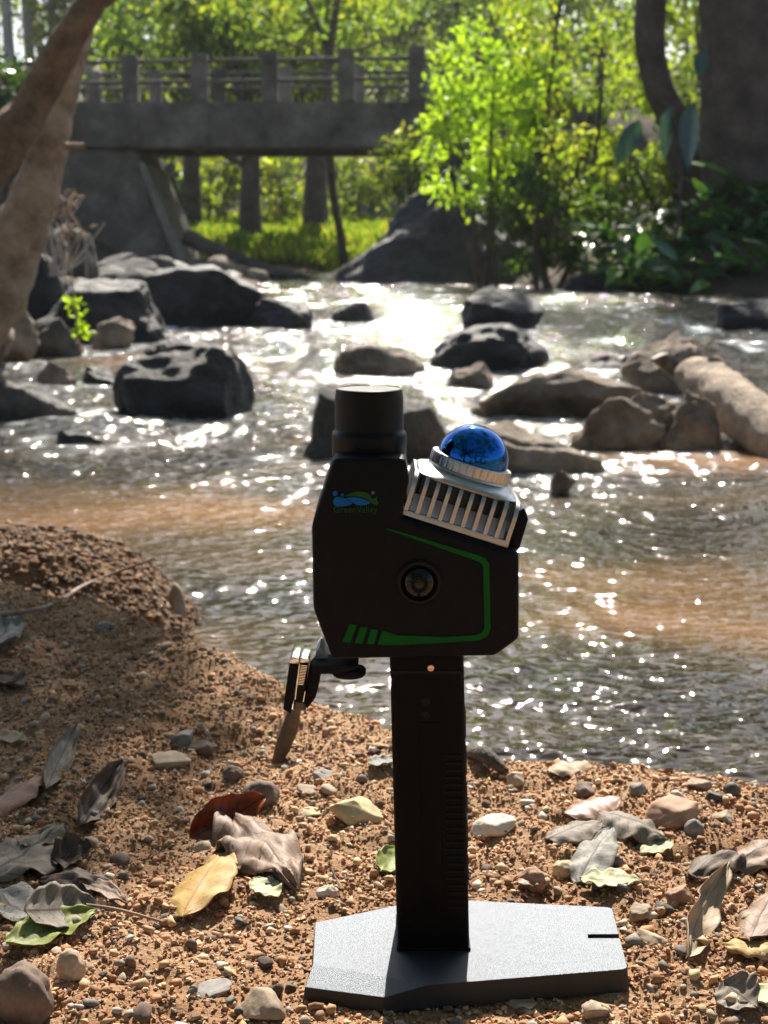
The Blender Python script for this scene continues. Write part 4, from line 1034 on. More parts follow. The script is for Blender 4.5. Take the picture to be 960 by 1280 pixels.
# top shoulder: rounded square lofted to the ring circle
bm = bmesh.new(); rings = []
for (sx_, h_, e_) in ((H * 0.93, 0.0262, 5.0), (H * 0.955, 0.0275, 5.0), (H * 0.93, 0.0290, 4.0), (H * 0.86, 0.0303, 3.0), (0.0252, 0.0322, 2.0), (0.0240, 0.0345, 2.0)):
    ring = []
    for k in range(64):
        a = 2 * math.pi * k / 64; c_, s1 = math.cos(a), math.sin(a)
        rr = sx_ / ((abs(c_) ** e_ + abs(s1) ** e_) ** (1 / e_))
        ring.append(bm.verts.new((rr * c_, rr * s1, h_)))
    rings.append(ring)
for i in range(len(rings) - 1):
    for k in range(64): bm.faces.new((rings[i][k], rings[i][(k + 1) % 64], rings[i + 1][(k + 1) % 64], rings[i + 1][k]))
bm.faces.new(rings[0]); bm.faces.new(rings[-1]); bmesh.ops.recalc_face_normals(bm, faces=bm.faces)
lpart(bm, 'sensor_shoulder', M_alu, lid)
# knurled ring
bm = bmesh.new(); rings = []; nK = 144
for (r_, h_, kn) in ((0.0240, 0.0335, 0), (0.0250, 0.0338, 1), (0.0250, 0.0398, 1), (0.0246, 0.0405, 0), (0.0226, 0.0408, 0)):
    rings.append([bm.verts.new(((r_ - (0.00045 if kn and k % 4 == 0 else 0)) * math.cos(2 * math.pi * k / nK), (r_ - (0.00045 if kn and k % 4 == 0 else 0)) * math.sin(2 * math.pi * k / nK), h_)) for k in range(nK)])
for i in range(len(rings) - 1):
    for k in range(nK): bm.faces.new((rings[i][k], rings[i][(k + 1) % nK], rings[i + 1][(k + 1) % nK], rings[i + 1][k]))
bm.faces.new(rings[0]); bm.faces.new(rings[-1]); bmesh.ops.recalc_face_normals(bm, faces=bm.faces)
lpart(bm, 'dome_ring', M_alu, lid, True, 25)
rd = 0.0216
prof = [(rd, 0.0395), (rd, 0.0412)] + [(rd * math.cos(a), 0.0412 + rd * 0.97 * math.sin(a)) for a in np.linspace(0.06, math.pi / 2 - 0.01, 26)]
lpart(lathe_bm(prof, 64), 'sensor_dome', M_dome, lid, True, 60)
# ---- handle
YH = -0.010
hb = pf(542, 1187, YH); ht = pf(533.5, 822, YH); ZP = 0.0135
wB, wT = 0.0226, 0.0224
def slab(x0b, x1b, x0t, x1t, y0, y1, zb_, zt_, bev, seg=3):
    return prism_bm([(x0b, zb_), (x1b, zb_), (x1t, zt_), (x0t, zt_)], y0, y1, bev, seg)
topz = ht[1] + 0.004
hx = lambda z: hb[0] + (ht[0] - hb[0]) * (z - ZP) / (ht[1] - ZP)
hd = dpart(slab(hb[0] - wB, hb[0] + wB, ht[0] - wT, ht[0] + wT, YH, YH + 0.046, ZP - 0.001, topz, 0.0045, 4), 'handle', M_handle)
zA, zB = pf(533, 903, YH)[1], pf(533, 1140, YH)[1]
def hslab(u0, u1, z0, z1, y0, y1, bev): return slab(hx(z0) + u0, hx(z0) + u1, hx(z1) + u0, hx(z1) + u1, y0, y1, z0, z1, bev, 2)
dpart(hslab(-0.0055, 0.0065, zB, zA, YH - 0.0007, YH + 0.001, 0.0005), 'battery_panel', M_handle, hd)
for k in range(22):
    z_ = pf(533, 945 + k * 9.0, YH)[1]
    dpart(hslab(0.0095, 0.0205, z_ - 0.0009, z_ + 0.0009, YH - 0.0008, YH + 0.001, 0.0004), 'grip_rib', M_rubber, hd)
for k in range(5):
    z0 = pf(533, 890 + k * 46, YH)[1]; z1 = pf(533, 928 + k * 46, YH)[1]
    dpart(hslab(0.0215, 0.0232, z1, z0, YH + 0.006, YH + 0.040, 0.0008), 'side_grip', M_rubber, hd)
dpart(hslab(-0.0221, 0.0221, pf(533, 842, YH)[1], pf(533, 838, YH)[1], YH - 0.0006, YH + 0.002, 0.0003), 'seam_band', M_cap, hd)
s_x, s_z = pf(538.5, 834.5, YH)
sw = dpart(lathe_bm([(0.0022, 0.0005), (0.0022, -0.0009), (0.0018, -0.0014), (0.0008, -0.0014), (0.0006, -0.0008)], 28, (s_x, YH, s_z), 'Y'), 'screw', M_screw, hd)
for k, py in enumerate((878, 894)):
    x_, z_ = pf(532, py, YH)
    dpart(lathe_bm([(0.0030, 0.0005), (0.0030, -0.0004), (0.0020, -0.0005), (0.0018, -0.0001)], 24, (x_, YH, z_), 'Y'), 'indicator', M_cap, hd)
dpart(hslab(-0.0232, 0.0232, ZP - 0.0006, ZP + 0.0022, YH - 0.0008, YH + 0.047, 0.0008), 'handle_foot', M_handle, hd)
# ---- foot plate
zt_ = ZP; zl = ZP - 0.0055
T = lambda px, py, z_=zt_: atZ(px, py, z_)
pa, pb, pd, pe, pfr, pg, ph_, pfo = T(394, 1153), T(536, 1123), T(765, 1134), T(785, 1211), T(536, 1231), T(480, 1247, zl), T(381, 1234, zl), T(391, 1205)
n1 = T(735, 1167.5); n2 = T(735, 1172.5)
def on_edge(y): return pd.lerp(pe, (y - pd.y) / (pe.y - pd.y))
e1, e2 = on_edge(n1.y), on_edge(n2.y)
top = [pa, pb, pd, e1, n1, n2, e2, pe, pfr, pg, ph_, pfo]
bm = bmesh.new()
tp = [bm.verts.new(p) for p in top]
ctr = (pa + pb + pd + pe + pg + ph_) / 6
bt = []
for k, p in enumerate(top):
    q = p + (p - ctr).normalized() * (0.0016 if k not in (4, 5) else 0.0); bt.append(bm.verts.new((q.x, q.y, -0.001)))
bm.faces.new([tp[i] for i in (0, 1, 2, 3, 4, 5, 6, 7, 8, 11)]); bm.faces.new([tp[i] for i in (11, 8, 9, 10)])
bm.faces.new(list(reversed(bt)))
nT = len(tp)
for i in range(nT): bm.faces.new((tp[i], bt[i], bt[(i + 1) % nT], tp[(i + 1) % nT]))
bmesh.ops.recalc_face_normals(bm, faces=bm.faces)
pairs = [{tp[2], bt[2]}, {tp[7], bt[7]}]
ve = [e for e in bm.edges if set(e.verts) in pairs]
bmesh.ops.bevel(bm, geom=ve, offset=0.004, segments=4, affect='EDGES', profile=0.5)
ve = [e for e in bm.edges if len(e.link_faces) == 2 and e.calc_face_angle(0) > 0.6 and max(v.co.z for v in e.verts) > 0.005]
bmesh.ops.bevel(bm, geom=ve, offset=0.0004, segments=2, affect='EDGES', profile=0.5)
for f in bm.faces: f.material_index = 0 if f.normal.z > 0.6 else 1
fp = dpart(bm, 'foot_plate', M_plate, None, True, 25)
for p_ in fp.data.polygons: p_.use_smooth = p_.area < 1e-5
fp.data.materials.append(M_plate_edge)
# ---- phone clamp hanging at the left
q6 = lambda x, y, Y=0.0: pf(320 + x / 6, 770 + y / 6, Y)
cl_ = dpart(prism_bm([q6(425, 342), q6(770, 335), q6(770, 358), q6(630, 402), q6(425, 402)], -0.010, 0.016, 0.0012, 2), 'phone_clamp', M_rubber, dev)
kx, kz = q6(697, 455)
dpart(lathe_bm([(0.0030, 0.010), (0.0030, 0.0052), (0.0098, 0.0048), (0.0104, 0.0038), (0.0104, 0.0014), (0.0094, 0.0)], 40, (kx, 0.003, kz)), 'clamp_knob', M_rubber, cl_)
dpart(prism_bm([q6(490, 150, 0.03), q6(512, 172, 0.03), q6(590, 334, 0.03), q6(440, 338, 0.03), q6(464, 185, 0.03)], 0.006, 0.030, 0.0012, 2), 'clamp_bracket', M_grey, cl_)
dpart(prism_bm([q6(258, 318), q6(325, 332), q6(270, 692), q6(212, 658)], -0.012, 0.022, 0.0012, 2), 'clamp_pad', M_rubber, cl_)
dpart(prism_bm([q6(278, 266), q6(334, 268), q6(326, 326), q6(256, 316)], -0.011, 0.021, 0.0008, 2), 'pad_cap', M_chrome, cl_)
dpart(prism_bm([q6(345, 276), q6(406, 282), q6(400, 320), q6(338, 316)], -0.010, 0.020, 0.0008, 2), 'pad_cap', M_chrome, cl_)
dpart(prism_bm([q6(338, 318), q6(400, 322), q6(362, 612), q6(288, 604)], -0.009, 0.019, 0.0006, 1), 'clamp_jaw', M_cap, cl_)
for k in range(13):
    a = k / 13
    x0_, y0_ = 338 - 32 * a, 335 + 150 * a
    dpart(prism_bm([q6(x0_ + 6, y0_), q6(x0_ + 54, y0_ + 4), q6(x0_ + 53, y0_ + 9), q6(x0_ + 5, y0_ + 5)], -0.0096, -0.0085), 'jaw_tooth', M_chrome, cl_)
dpart(prism_bm([q6(330, 330), q6(336, 330), q6(304, 590), q6(297, 590)], -0.0098, -0.0088), 'jaw_edge', M_chrome, cl_)
dpart(prism_bm([q6(372, 530), q6(378, 530), q6(364, 608), q6(357, 608)], -0.0098, -0.0088), 'jaw_edge', M_chrome, cl_)
dpart(prism_bm([q6(404, 340), q6(480, 372), q6(484, 460), q6(452, 592), q6(384, 680), q6(362, 612)], -0.006, 0.017, 0.0015, 2), 'clamp_body', M_rubber, cl_)
dpart(prism_bm([q6(290, 606), q6(362, 614), q6(384, 682), q6(280, 680)], -0.008, 0.016, 0.001, 1), 'clamp_tip', M_stick, cl_, label='brown lower tip of the phone clamp')

# ================================================================== foreground debris
# leaning dry stick beside the clamp
pt0 = on_sand(338, 957); Yk = pt0.y
P0 = atY(366, 880, Yk + 0.02)
bm = prism_bm([(atY(a, b, Yk).x, atY(a, b, Yk).z) for a, b in ((361, 884), (377, 885), (372, 915), (362, 938), (344, 966), (335, 972), (346, 925))], Yk - 0.004, Yk + 0.012, 0.002, 2)
tag(from_bm(bm, 'dry_stick', M_stick, None, True, 40), 'flat brown stick stuck upright in the sand below phone clamp', 'stick')
# twig across the left bank
g = np.random.default_rng(14)
w_pts = [on_sand(-30, 776) + Vector((0, 0, 0.004)), on_sand(60, 764) + Vector((0, 0, 0.006)), on_sand(110, 752) + Vector((0, 0, 0.014)), on_sand(110, 752) + Vector((0.10, 0.045, 0.045))]
tag(link('twig', tubes_mesh('twig', [(w_pts, [0.0032, 0.0030, 0.0026, 0.0016])], M_twig, 8, 0.2, 60)), 'long thin twig lying across the left sand bank', 'twig')
tag(link('twig', tubes_mesh('twig', [([on_sand(588, 948) + Vector((0, 0, .006)), on_sand(606, 962) + Vector((0, 0, .012)), on_sand(632, 972) + Vector((0, 0, .005))], [0.006, 0.0075, 0.004])], M_bark_d, 12, 0.25, 80)), 'short dark root piece on the sand right behind the handle', 'twig')
tag(link('twig', tubes_mesh('twig', [([on_sand(108, 1146) + Vector((0, 0, .008)), on_sand(150, 1148) + Vector((0, 0, .006)), on_sand(205, 1158) + Vector((0, 0, .003))], [0.0012, 0.0012, 0.0008])], M_twig, 6)), 'thin curved leaf stalk beside the green and grey folded leaf', 'twig')
tag(link('twig', tubes_mesh('twig', [([on_sand(415, 1092) + Vector((0, 0, .004)), on_sand(424, 1118) + Vector((0, 0, .004))], [0.0011, 0.0009])], M_bark_d, 6)), 'tiny dark twig among pebbles left of the handle', 'twig')

# individual stones
M_p = {'tan': rocky('pebble_tan', (0.22, 0.14, 0.075), (0.36, 0.25, 0.15), (0.48, 0.37, 0.25), 40, 0.8, 0.4, 0.002, 0.25),
       'orange': rocky('pebble_orange', (0.22, 0.095, 0.045), (0.36, 0.17, 0.08), (0.46, 0.26, 0.14), 40, 0.8, 0.4, 0.002, 0.25),
       'brown': rocky('pebble_brown', (0.075, 0.045, 0.03), (0.15, 0.088, 0.058), (0.24, 0.155, 0.11), 40, 0.85, 0.5, 0.003, 0.25),
       'grey': rocky('pebble_grey', (0.085, 0.075, 0.064), (0.18, 0.16, 0.138), (0.29, 0.262, 0.23), 40, 0.75, 0.4, 0.002, 0.25),
       'dark': rocky('pebble_dark', (0.026, 0.022, 0.019), (0.062, 0.053, 0.045), (0.12, 0.105, 0.09), 40, 0.7, 0.4, 0.002, 0.25),
       'pale': rocky('pebble_pale', (0.34, 0.29, 0.22), (0.50, 0.43, 0.34), (0.62, 0.56, 0.47), 40, 0.8, 0.4, 0.002, 0.2),
       'yellow': rocky('pebble_yellow', (0.30, 0.21, 0.08), (0.45, 0.34, 0.15), (0.56, 0.46, 0.26), 35, 0.8, 0.5, 0.002)}
def stone(px, py, wp, hp, kind, label, seed, rough=0.17, flatz=0.75, sink=0.3, cuts=9, dr=0.8):
    p = on_sand(px, py + hp * 0.35); s = (p - CAM).length / F
    rx = wp / 2 * s; rz = hp / 2 * s * flatz * 1.15; ry = rx * dr
    o = link('stone', rock_mesh('stone', seed, (rx, ry, rz), 4 if wp > 25 else 3, cuts, rough, M_p[kind]))
    o.location = (p.x, p.y + ry * 0.3, p.z + rz * (1 - 2 * sink)); o.rotation_euler = (g.normal() * 0.1, g.normal() * 0.12, g.normal() * 0.4)
    return tag(o, label, 'stone', 'stones lying on the sandy bank')
ST = [(27, 1240, 66, 78, 'brown', 'big round reddish brown stone below the green and grey folded leaf'),
 (88, 1205, 32, 46, 'tan', 'oblong tan grey stone next to the big round reddish stone'),
 (325, 992, 48, 44, 'brown', 'round dark brown clod above the red and brown leaves'),
 (292, 967, 28, 24, 'brown', 'small reddish brown stone next to the round dark clod'),
 (450, 1013, 84, 36, 'yellow', 'broad yellow stone touching the left side of handle'),
 (252, 933, 38, 26, 'brown', 'oval grey brown stone in the shaded hollow'),
 (228, 919, 34, 34, 'grey', 'angular grey stone beside the oval one in the shaded hollow'),
 (210, 949, 56, 20, 'tan', 'flat tan stone at the rim of the shaded hollow'),
 (388, 1014, 44, 13, 'yellow', 'thin flat yellow grey slab left of the broad yellow stone'),
 (665, 1098, 31, 34, 'orange', 'rounded orange stone behind the foot plate'),
 (706, 1086, 31, 25, 'yellow', 'rounded yellow pebble between orange stone and silvery leaf'),
 (846, 1012, 78, 40, 'orange', 'large flat reddish sandstone near the water edge'),
 (868, 1034, 24, 24, 'grey', 'round grey pebble in front of the large reddish sandstone'),
 (800, 985, 30, 20, 'grey', 'grey tan pebble behind the large reddish sandstone'),
 (730, 984, 34, 24, 'brown', 'dark brown stone under the curled tan leaf at the crest'),
 (646, 971, 30, 34, 'tan', 'upright tan stone at the crest right of handle'),
 (895, 992, 24, 22, 'dark', 'dark grey pebble at the crest beyond the large sandstone'),
 (915, 986, 22, 20, 'dark', 'black pebble touching the dark grey pebble at the crest'),
 (874, 978, 34, 16, 'tan', 'flat tan pebble at the crest left of dark pebbles'),
 (905, 1019, 30, 20, 'tan', 'tan pebble right of the large reddish sandstone'),
 (803, 1138, 38, 32, 'tan', 'tan stone at the right end of foot plate beneath pale leaf'),
 (829, 1134, 30, 22, 'dark', 'dark grey stone touching the tan stone near plate end'),
 (853, 1116, 38, 38, 'orange', 'reddish brown angular stone above the upright curled leaf'),
 (812, 1172, 42, 27, 'tan', 'flat angular tan stone just beyond the plate end'),
 (408, 1112, 30, 23, 'pale', 'pale stone beside the tiny dark twig left of handle'),
 (405, 966, 36, 18, 'grey', 'grey slate stone on the crest below phone clamp'),
 (265, 1238, 52, 14, 'grey', 'thin flat grey chip below the yellow leaf'),
 (327, 1256, 66, 44, 'tan', 'broad flat broken tan stone left of foot plate front'),
 (275, 1204, 22, 15, 'pale', 'pale angular chip below the yellow leaf'),
 (405, 1257, 20, 13, 'orange', 'orange pebble touching the front left corner of plate'),
 (620, 1030, 60, 30, 'pale', 'pale flat stone right of handle'),
 (300, 1150, 20, 16, 'dark', 'small dark stone below the wrinkled brown leaf'),
 (655, 1255, 40, 16, 'tan', 'low tan stone in front of the plate'),
 (745, 1262, 44, 26, 'tan', 'buff stone in the sand in front of plate corner'),
 (548, 975, 20, 18, 'tan', 'small tan stone hidden close behind the handle'),
 (385, 985, 30, 14, 'tan', 'buff flat pebble above the thin yellow slab'),
 (130, 782, 26, 20, 'grey', 'grey angular stone below the long thin twig')]
p = atZ(214, 752, WATER + 0.05)
o = link('stone', rock_mesh('stone', 451, (0.022, 0.03, 0.05), 3, 3, 0.1, M_p['tan'])); o.location = (p.x, p.y + 0.02, WATER + 0.03)
tag(o, 'pale rounded stone at the water end of the dark sand spit', 'stone', 'stones lying on the sandy bank')
for k, (px, py, wp, hp, kd, lab) in enumerate(ST):
    rnd_ = k in (0, 1, 2, 3, 9, 10, 12, 17)
    stone(px, py, wp * (1.15 if k == 0 else 1), hp * (1.1 if k == 0 else 1), kd, lab, 400 + k, flatz=0.85 if rnd_ else (0.75 if hp > 18 else 0.6), cuts=0 if rnd_ else 9, rough=0.20 if rnd_ else 0.17)
# pebbles that can be told apart: six shapes, shared meshes
PK = ['tan', 'orange', 'brown', 'grey', 'dark', 'pale']
PMESH = {kd: [rock_mesh('pebble', 500 + 7 * i + j, (1, g.uniform(0.65, 0.95), g.uniform(0.45, 0.8)), 2, 5, 0.10, M_p[kd]) for j in range(4)] for i, kd in enumerate(PK)}
g = np.random.default_rng(15)
cnt = 0
while cnt < 190:
    px = g.uniform(-10, 970); py = g.uniform(905, 1285) if g.random() < 0.85 else g.uniform(760, 905)
    if py < 905 and px > 480 - (905 - py) * 1.6 - 60: continue
    if px > 480 and py < 985 - 0 * px: continue
    if 375 < px < 795 and 1118 < py < 1255 + 6: continue
    p = on_sand(px, py)
    kd = PK[int(g.choice(6, p=[0.40, 0.19, 0.18, 0.09, 0.04, 0.10]))]
    o = link('pebble', PMESH[kd][int(g.integers(4))])
    r = float(np.clip(g.lognormal(math.log(0.0038), 0.42), 0.0026, 0.0095)); o.scale = (r, r, r)
    o.location = (p.x, p.y, p.z + r * 0.25); o.rotation_euler = (g.normal() * 0.3, g.normal() * 0.3, g.uniform(0, 6.28))
    tag(o, {'tan': 'small tan pebble half sunk in the coarse sand', 'orange': 'small orange pebble half sunk in the coarse sand', 'brown': 'small brown pebble half sunk in the coarse sand',
            'grey': 'small grey pebble half sunk in the coarse sand', 'dark': 'small blackish pebble half sunk in the coarse sand', 'pale': 'small whitish pebble half sunk in the coarse sand'}[kd], 'pebble', kd + ' pebbles on the sandy bank')
    cnt += 1

# gravel and crumbs: uncountable grains
def grains(name, n, rlo, rhi, sub, seed, xr_, yr_, dens, pal, lab, sigma=0.4, lift=0.2):
    g = np.random.default_rng(seed)
    x = g.uniform(*xr_, n); y = g.uniform(*yr_, n)
    d = np.hypot(x, y - CAM.y)
    keep = (np.abs(x) < 0.29 * (y - CAM.y) + 0.10) & (y < np.interp(x, _cx, _cyv) + 0.28) & (g.random(n) < np.clip(1.5 / (0.6 + d * dens), 0, 1))
    keep &= ~((x > -0.045) & (x < 0.148) & (y > -0.042) & (y < 0.066))
    x, y = x[keep], y[keep]; n = len(x); z = sand_h(x, y)
    if sub == 0:
        V0 = np.array([(1, 0, 0), (-1, 0, 0), (0, 1, 0), (0, -1, 0), (0, 0, 1), (0, 0, -1)], float)
        F0 = np.array([(0, 2, 4), (2, 1, 4), (1, 3, 4), (3, 0, 4), (2, 0, 5), (1, 2, 5), (3, 1, 5), (0, 3, 5)])
    else: V0, F0 = ico(sub)
    k = len(V0)
    r = np.clip(g.lognormal(math.log(math.sqrt(rlo * rhi)), sigma, n), rlo, rhi)
    q = g.normal(size=(n, 4)); q /= np.linalg.norm(q, axis=1)[:, None]
    a, b, c, d_ = q.T
    Rm = np.stack([np.stack([1 - 2 * (c * c + d_ * d_), 2 * (b * c - d_ * a), 2 * (b * d_ + c * a)], -1),
                   np.stack([2 * (b * c + d_ * a), 1 - 2 * (b * b + d_ * d_), 2 * (c * d_ - b * a)], -1),
                   np.stack([2 * (b * d_ - c * a), 2 * (c * d_ + b * a), 1 - 2 * (b * b + c * c)], -1)], 1)
    jit = V0[None] * (1 + 0.28 * g.normal(size=(n, k, 1))) * g.uniform(0.6, 1.25, size=(n, 1, 3))
    V = np.einsum('nij,nkj->nki', Rm, jit) * r[:, None, None]; V[..., 2] *= 0.8
    V += np.stack([x, y, z + r * lift], -1)[:, None, :]
    pal = np.array(pal); c = pal[g.choice(len(pal), size=n)] * g.uniform(0.8, 1.4, size=(n, 1))
    dm = sand_col(x, y, z) / np.array([0.35, 0.21, 0.117]); dm = np.clip(dm.mean(1, keepdims=True), 0.45, 1.1)
    c = c * dm * np.array([1.0, 1.07, 1.14])
    Fc = (F0[None] + (np.arange(n) * k)[:, None, None]).reshape(-1, 3)
    o = link(name, mesh_np(name, V.reshape(-1, 3), Fc, sub > 0, col=np.repeat(np.clip(c, 0, 1), k, 0), mat=M_grain))
    tag(o, lab, 'gravel', kind='stuff'); return n
PAL = [(0.37, 0.185, 0.083), (0.42, 0.245, 0.13), (0.34, 0.16, 0.07), (0.30, 0.15, 0.075), (0.40, 0.22, 0.108), (0.46, 0.305, 0.18), (0.27, 0.12, 0.055), (0.21, 0.105, 0.056), (0.38, 0.20, 0.095), (0.13, 0.08, 0.052)]
PAL2 = PAL + PAL[:4] + [(0.48, 0.37, 0.26), (0.22, 0.17, 0.13), (0.11, 0.085, 0.065), (0.46, 0.31, 0.16), (0.32, 0.27, 0.22)]
grains('sand_grains', 135000, 0.0008, 0.0024, 0, 61, (-0.62, 0.42), (-0.12, 1.2), 1.0, PAL, 'coarse orange brown sand grains covering the bank', 0.35, 0.3)
grains('gravel', 11000, 0.0015, 0.0048, 1, 62, (-0.62, 0.42), (-0.12, 1.2), 0.9, PAL2, 'mixed small gravel strewn through the sand', 0.42, 0.25)
def spit_grains():
    g = np.random.default_rng(63); n = 30000
    x = g.uniform(-1.1, -0.25, n); y = g.uniform(1.05, 1.95, n); z = sand_h(x, y); k = z > WATER - 0.03
    x, y, z = x[k], y[k], z[k]; n = len(x)
    V0, F0 = ico(1); r = np.clip(g.lognormal(math.log(0.0022), 0.6, n), 0.0010, 0.009)
    V = V0[None] * (1 + 0.2 * g.normal(size=(n, 12, 1))) * r[:, None, None] + np.stack([x, y, z + r * 0.15], -1)[:, None, :]
    c = np.array(PAL)[g.choice(len(PAL), size=n)] * g.uniform(0.38, 0.62, size=(n, 1))  # grain tones lowered for wetness and for shade on the spit
    o = link('sand_clods', mesh_np('sand_clods', V.reshape(-1, 3), (F0[None] + (np.arange(n) * 12)[:, None, None]).reshape(-1, 3), True, col=np.repeat(c, 12, 0), mat=M_grain))
    tag(o, 'moist crumbling sand, colour darkened for shade too, of the spit beside the water', 'sand', kind='stuff')
spit_grains()

# ------------------------------------------------------------------ dry leaves
def leaf_mesh(seed, L, W, curl, cup, crumple, mat, taper=0.85, torn=0.0, tipdroop=0.0, th=0.0005):
    g = np.random.default_rng(seed); n, m = 26, 7
    u = np.linspace(0, 1, n + 1); v = np.linspace(-1, 1, 2 * m + 1)
    U, Vv = np.meshgrid(u, v, indexing='ij'); U, Vv = U.ravel(), Vv.ravel()
    wd = W * 0.5 * np.clip(np.sin(np.pi * U ** taper), 0.015, 1) ** 0.75
    edge = 1 + torn * fbm(np.stack([U * 5, np.sign(Vv) * 3, U * 0 + seed], -1), 3) * np.abs(Vv)
    y = Vv * wd * edge
    a = curl * (U - 0.5); x = np.where(abs(curl) < 1e-3, (U - 0.5) * L, np.sin(a) * L / (curl if abs(curl) > 1e-3 else 1)); zb_ = (1 - np.cos(a)) * L / (curl if abs(curl) > 1e-3 else 1)
    th_ = cup * Vv; rr = wd / max(abs(cup), 1e-3)
    y = np.where(abs(cup) > 1e-3, np.sin(th_) * rr * edge, y); zc_ = (1 - np.cos(th_)) * rr * np.sign(cup if cup else 1)
    P = np.stack([U * 4 + seed, Vv * 2, U * 0], -1)
    z = zb_ + zc_ + crumple * L * (0.10 * fbm(P, 3) + 0.05 * np.abs(Vv) * np.sin(U * 17 + seed)) + 0.03 * W * np.abs(Vv) * np.cos(U * 9 * np.pi)
    x = x + crumple * L * 0.04 * fbm(P + 20, 2)
    V = np.stack([x, y, z], -1); uv = np.stack([U, Vv * 0.5 + 0.5], -1)
    k = 2 * m + 1; i = (np.arange(n)[:, None] * k + np.arange(k - 1)[None, :]).ravel()
    Fc = np.stack([i, i + 1, i + k + 1, i + k], -1)
    nv = len(V); V2 = V.copy(); V2[:, 2] -= th
    F2 = Fc[:, ::-1] + nv
    rim = []
    b = [(j * k, (j + 1) * k) for j in range(n)]; rim += [(p_, q_, q_ + nv, p_ + nv) for p_, q_ in b]
    b = [(j * k + k - 1, (j + 1) * k + k - 1) for j in range(n)]; rim += [(q_, p_, p_ + nv, q_ + nv) for p_, q_ in b]
    return mesh_np('leaf_blade', np.vstack([V, V2]), np.vstack([Fc, F2, np.array(rim)]), True, uv=np.vstack([uv, uv]), mat=mat)
LMt = {'yellow': dry_leaf_mat('leaf_yellow', (0.38, 0.22, 0.055), (0.50, 0.325, 0.105), (0.28, 0.16, 0.045), 9, 0.9, 0.6, 0.2),
       'red': dry_leaf_mat('leaf_red', (0.10, 0.025, 0.012), (0.36, 0.075, 0.018), (0.07, 0.02, 0.012), 9, 0.7, 0.35, 0.3),
       'brown': dry_leaf_mat('leaf_brown', (0.17, 0.105, 0.075), (0.32, 0.215, 0.155), (0.08, 0.05, 0.035), 8, 0.2, 0.6),
       'rust': dry_leaf_mat('leaf_rust', (0.20, 0.095, 0.055), (0.36, 0.18, 0.105), (0.14, 0.07, 0.045), 9, 0.2, 0.5),
       'grey': dry_leaf_mat('leaf_grey', (0.15, 0.122, 0.095), (0.30, 0.25, 0.20), (0.09, 0.075, 0.06), 8, 0.6, 0.68),
       'dark': dry_leaf_mat('leaf_dark', (0.055, 0.034, 0.022), (0.15, 0.095, 0.062), (0.03, 0.02, 0.018), 8, 0.3, 0.62),
       'silver': dry_leaf_mat('leaf_silver', (0.20, 0.185, 0.165), (0.36, 0.335, 0.30), (0.14, 0.125, 0.11), 10, 0.6, 0.7),
       'tan': dry_leaf_mat('leaf_tan', (0.33, 0.23, 0.14), (0.47, 0.35, 0.23), (0.25, 0.17, 0.10), 9, 0.3, 0.6, 0.2),
       'green': dry_leaf_mat('leaf_green', (0.14, 0.16, 0.035), (0.28, 0.31, 0.06), (0.12, 0.13, 0.035), 9, 0.8, 0.55, 0.2),
       'palegreen': dry_leaf_mat('leaf_pale_green', (0.40, 0.40, 0.20), (0.52, 0.47, 0.30), (0.30, 0.30, 0.14), 9, 0.3, 0.6, 0.2),
       'pink': dry_leaf_mat('leaf_pink', (0.26, 0.135, 0.085), (0.38, 0.215, 0.14), (0.16, 0.085, 0.06), 8, 0.2, 0.5)}
def dleaf(p0, p1, Wpx, kind, label, seed, curl=0.6, cup=0.5, crumple=0.5, lift=0.006, roll=0.0, torn=0.15, stalk=0.0, tilt=0.0, lift1=None, taper=0.85):
    a = on_sand(*p0); b = on_sand(*p1); a.z += lift; b.z += lift if lift1 is None else lift1
    c = (a + b) / 2; L = (b - a).length; s = (c - CAM).length / F
    d = (b - a).normalized(); yaw = math.atan2(d.y, d.x); pit = -math.asin(max(-1, min(1, d.z)))
    t = thing('dry_leaf', label, 'leaf', c, 0, 'fallen leaves on the sandy bank')
    t.rotation_euler = (Matrix.Rotation(yaw, 3, 'Z') @ Matrix.Rotation(pit, 3, 'Y') @ Matrix.Rotation(R(roll), 3, 'X')).to_euler()
    o = link('leaf_blade', leaf_mesh(seed, L, Wpx * s, curl, cup, crumple, LMt[kind], taper, torn), t)
    # keep the blade off the sand: raise it until no more than a little is buried
    M_ = Matrix.Translation(c) @ t.rotation_euler.to_matrix().to_4x4()
    co = np.array([tuple(M_ @ v.co) for v in o.data.vertices]); gap = co[:, 2] - sand_h(co[:, 0], co[:, 1])
    t.location.z += -float(np.percentile(gap, 10)) + 0.003
    if stalk:
        e = L * 0.5
        link('stalk', tubes_mesh('stalk', [([Vector((-e * 0.96, 0, 0.001)), Vector((-e * 1.1, 0.003, 0.002)), Vector((-e - stalk, 0.006, 0.0))], [0.0009, 0.0008, 0.0007])], M_twig, 6), t)
    return t
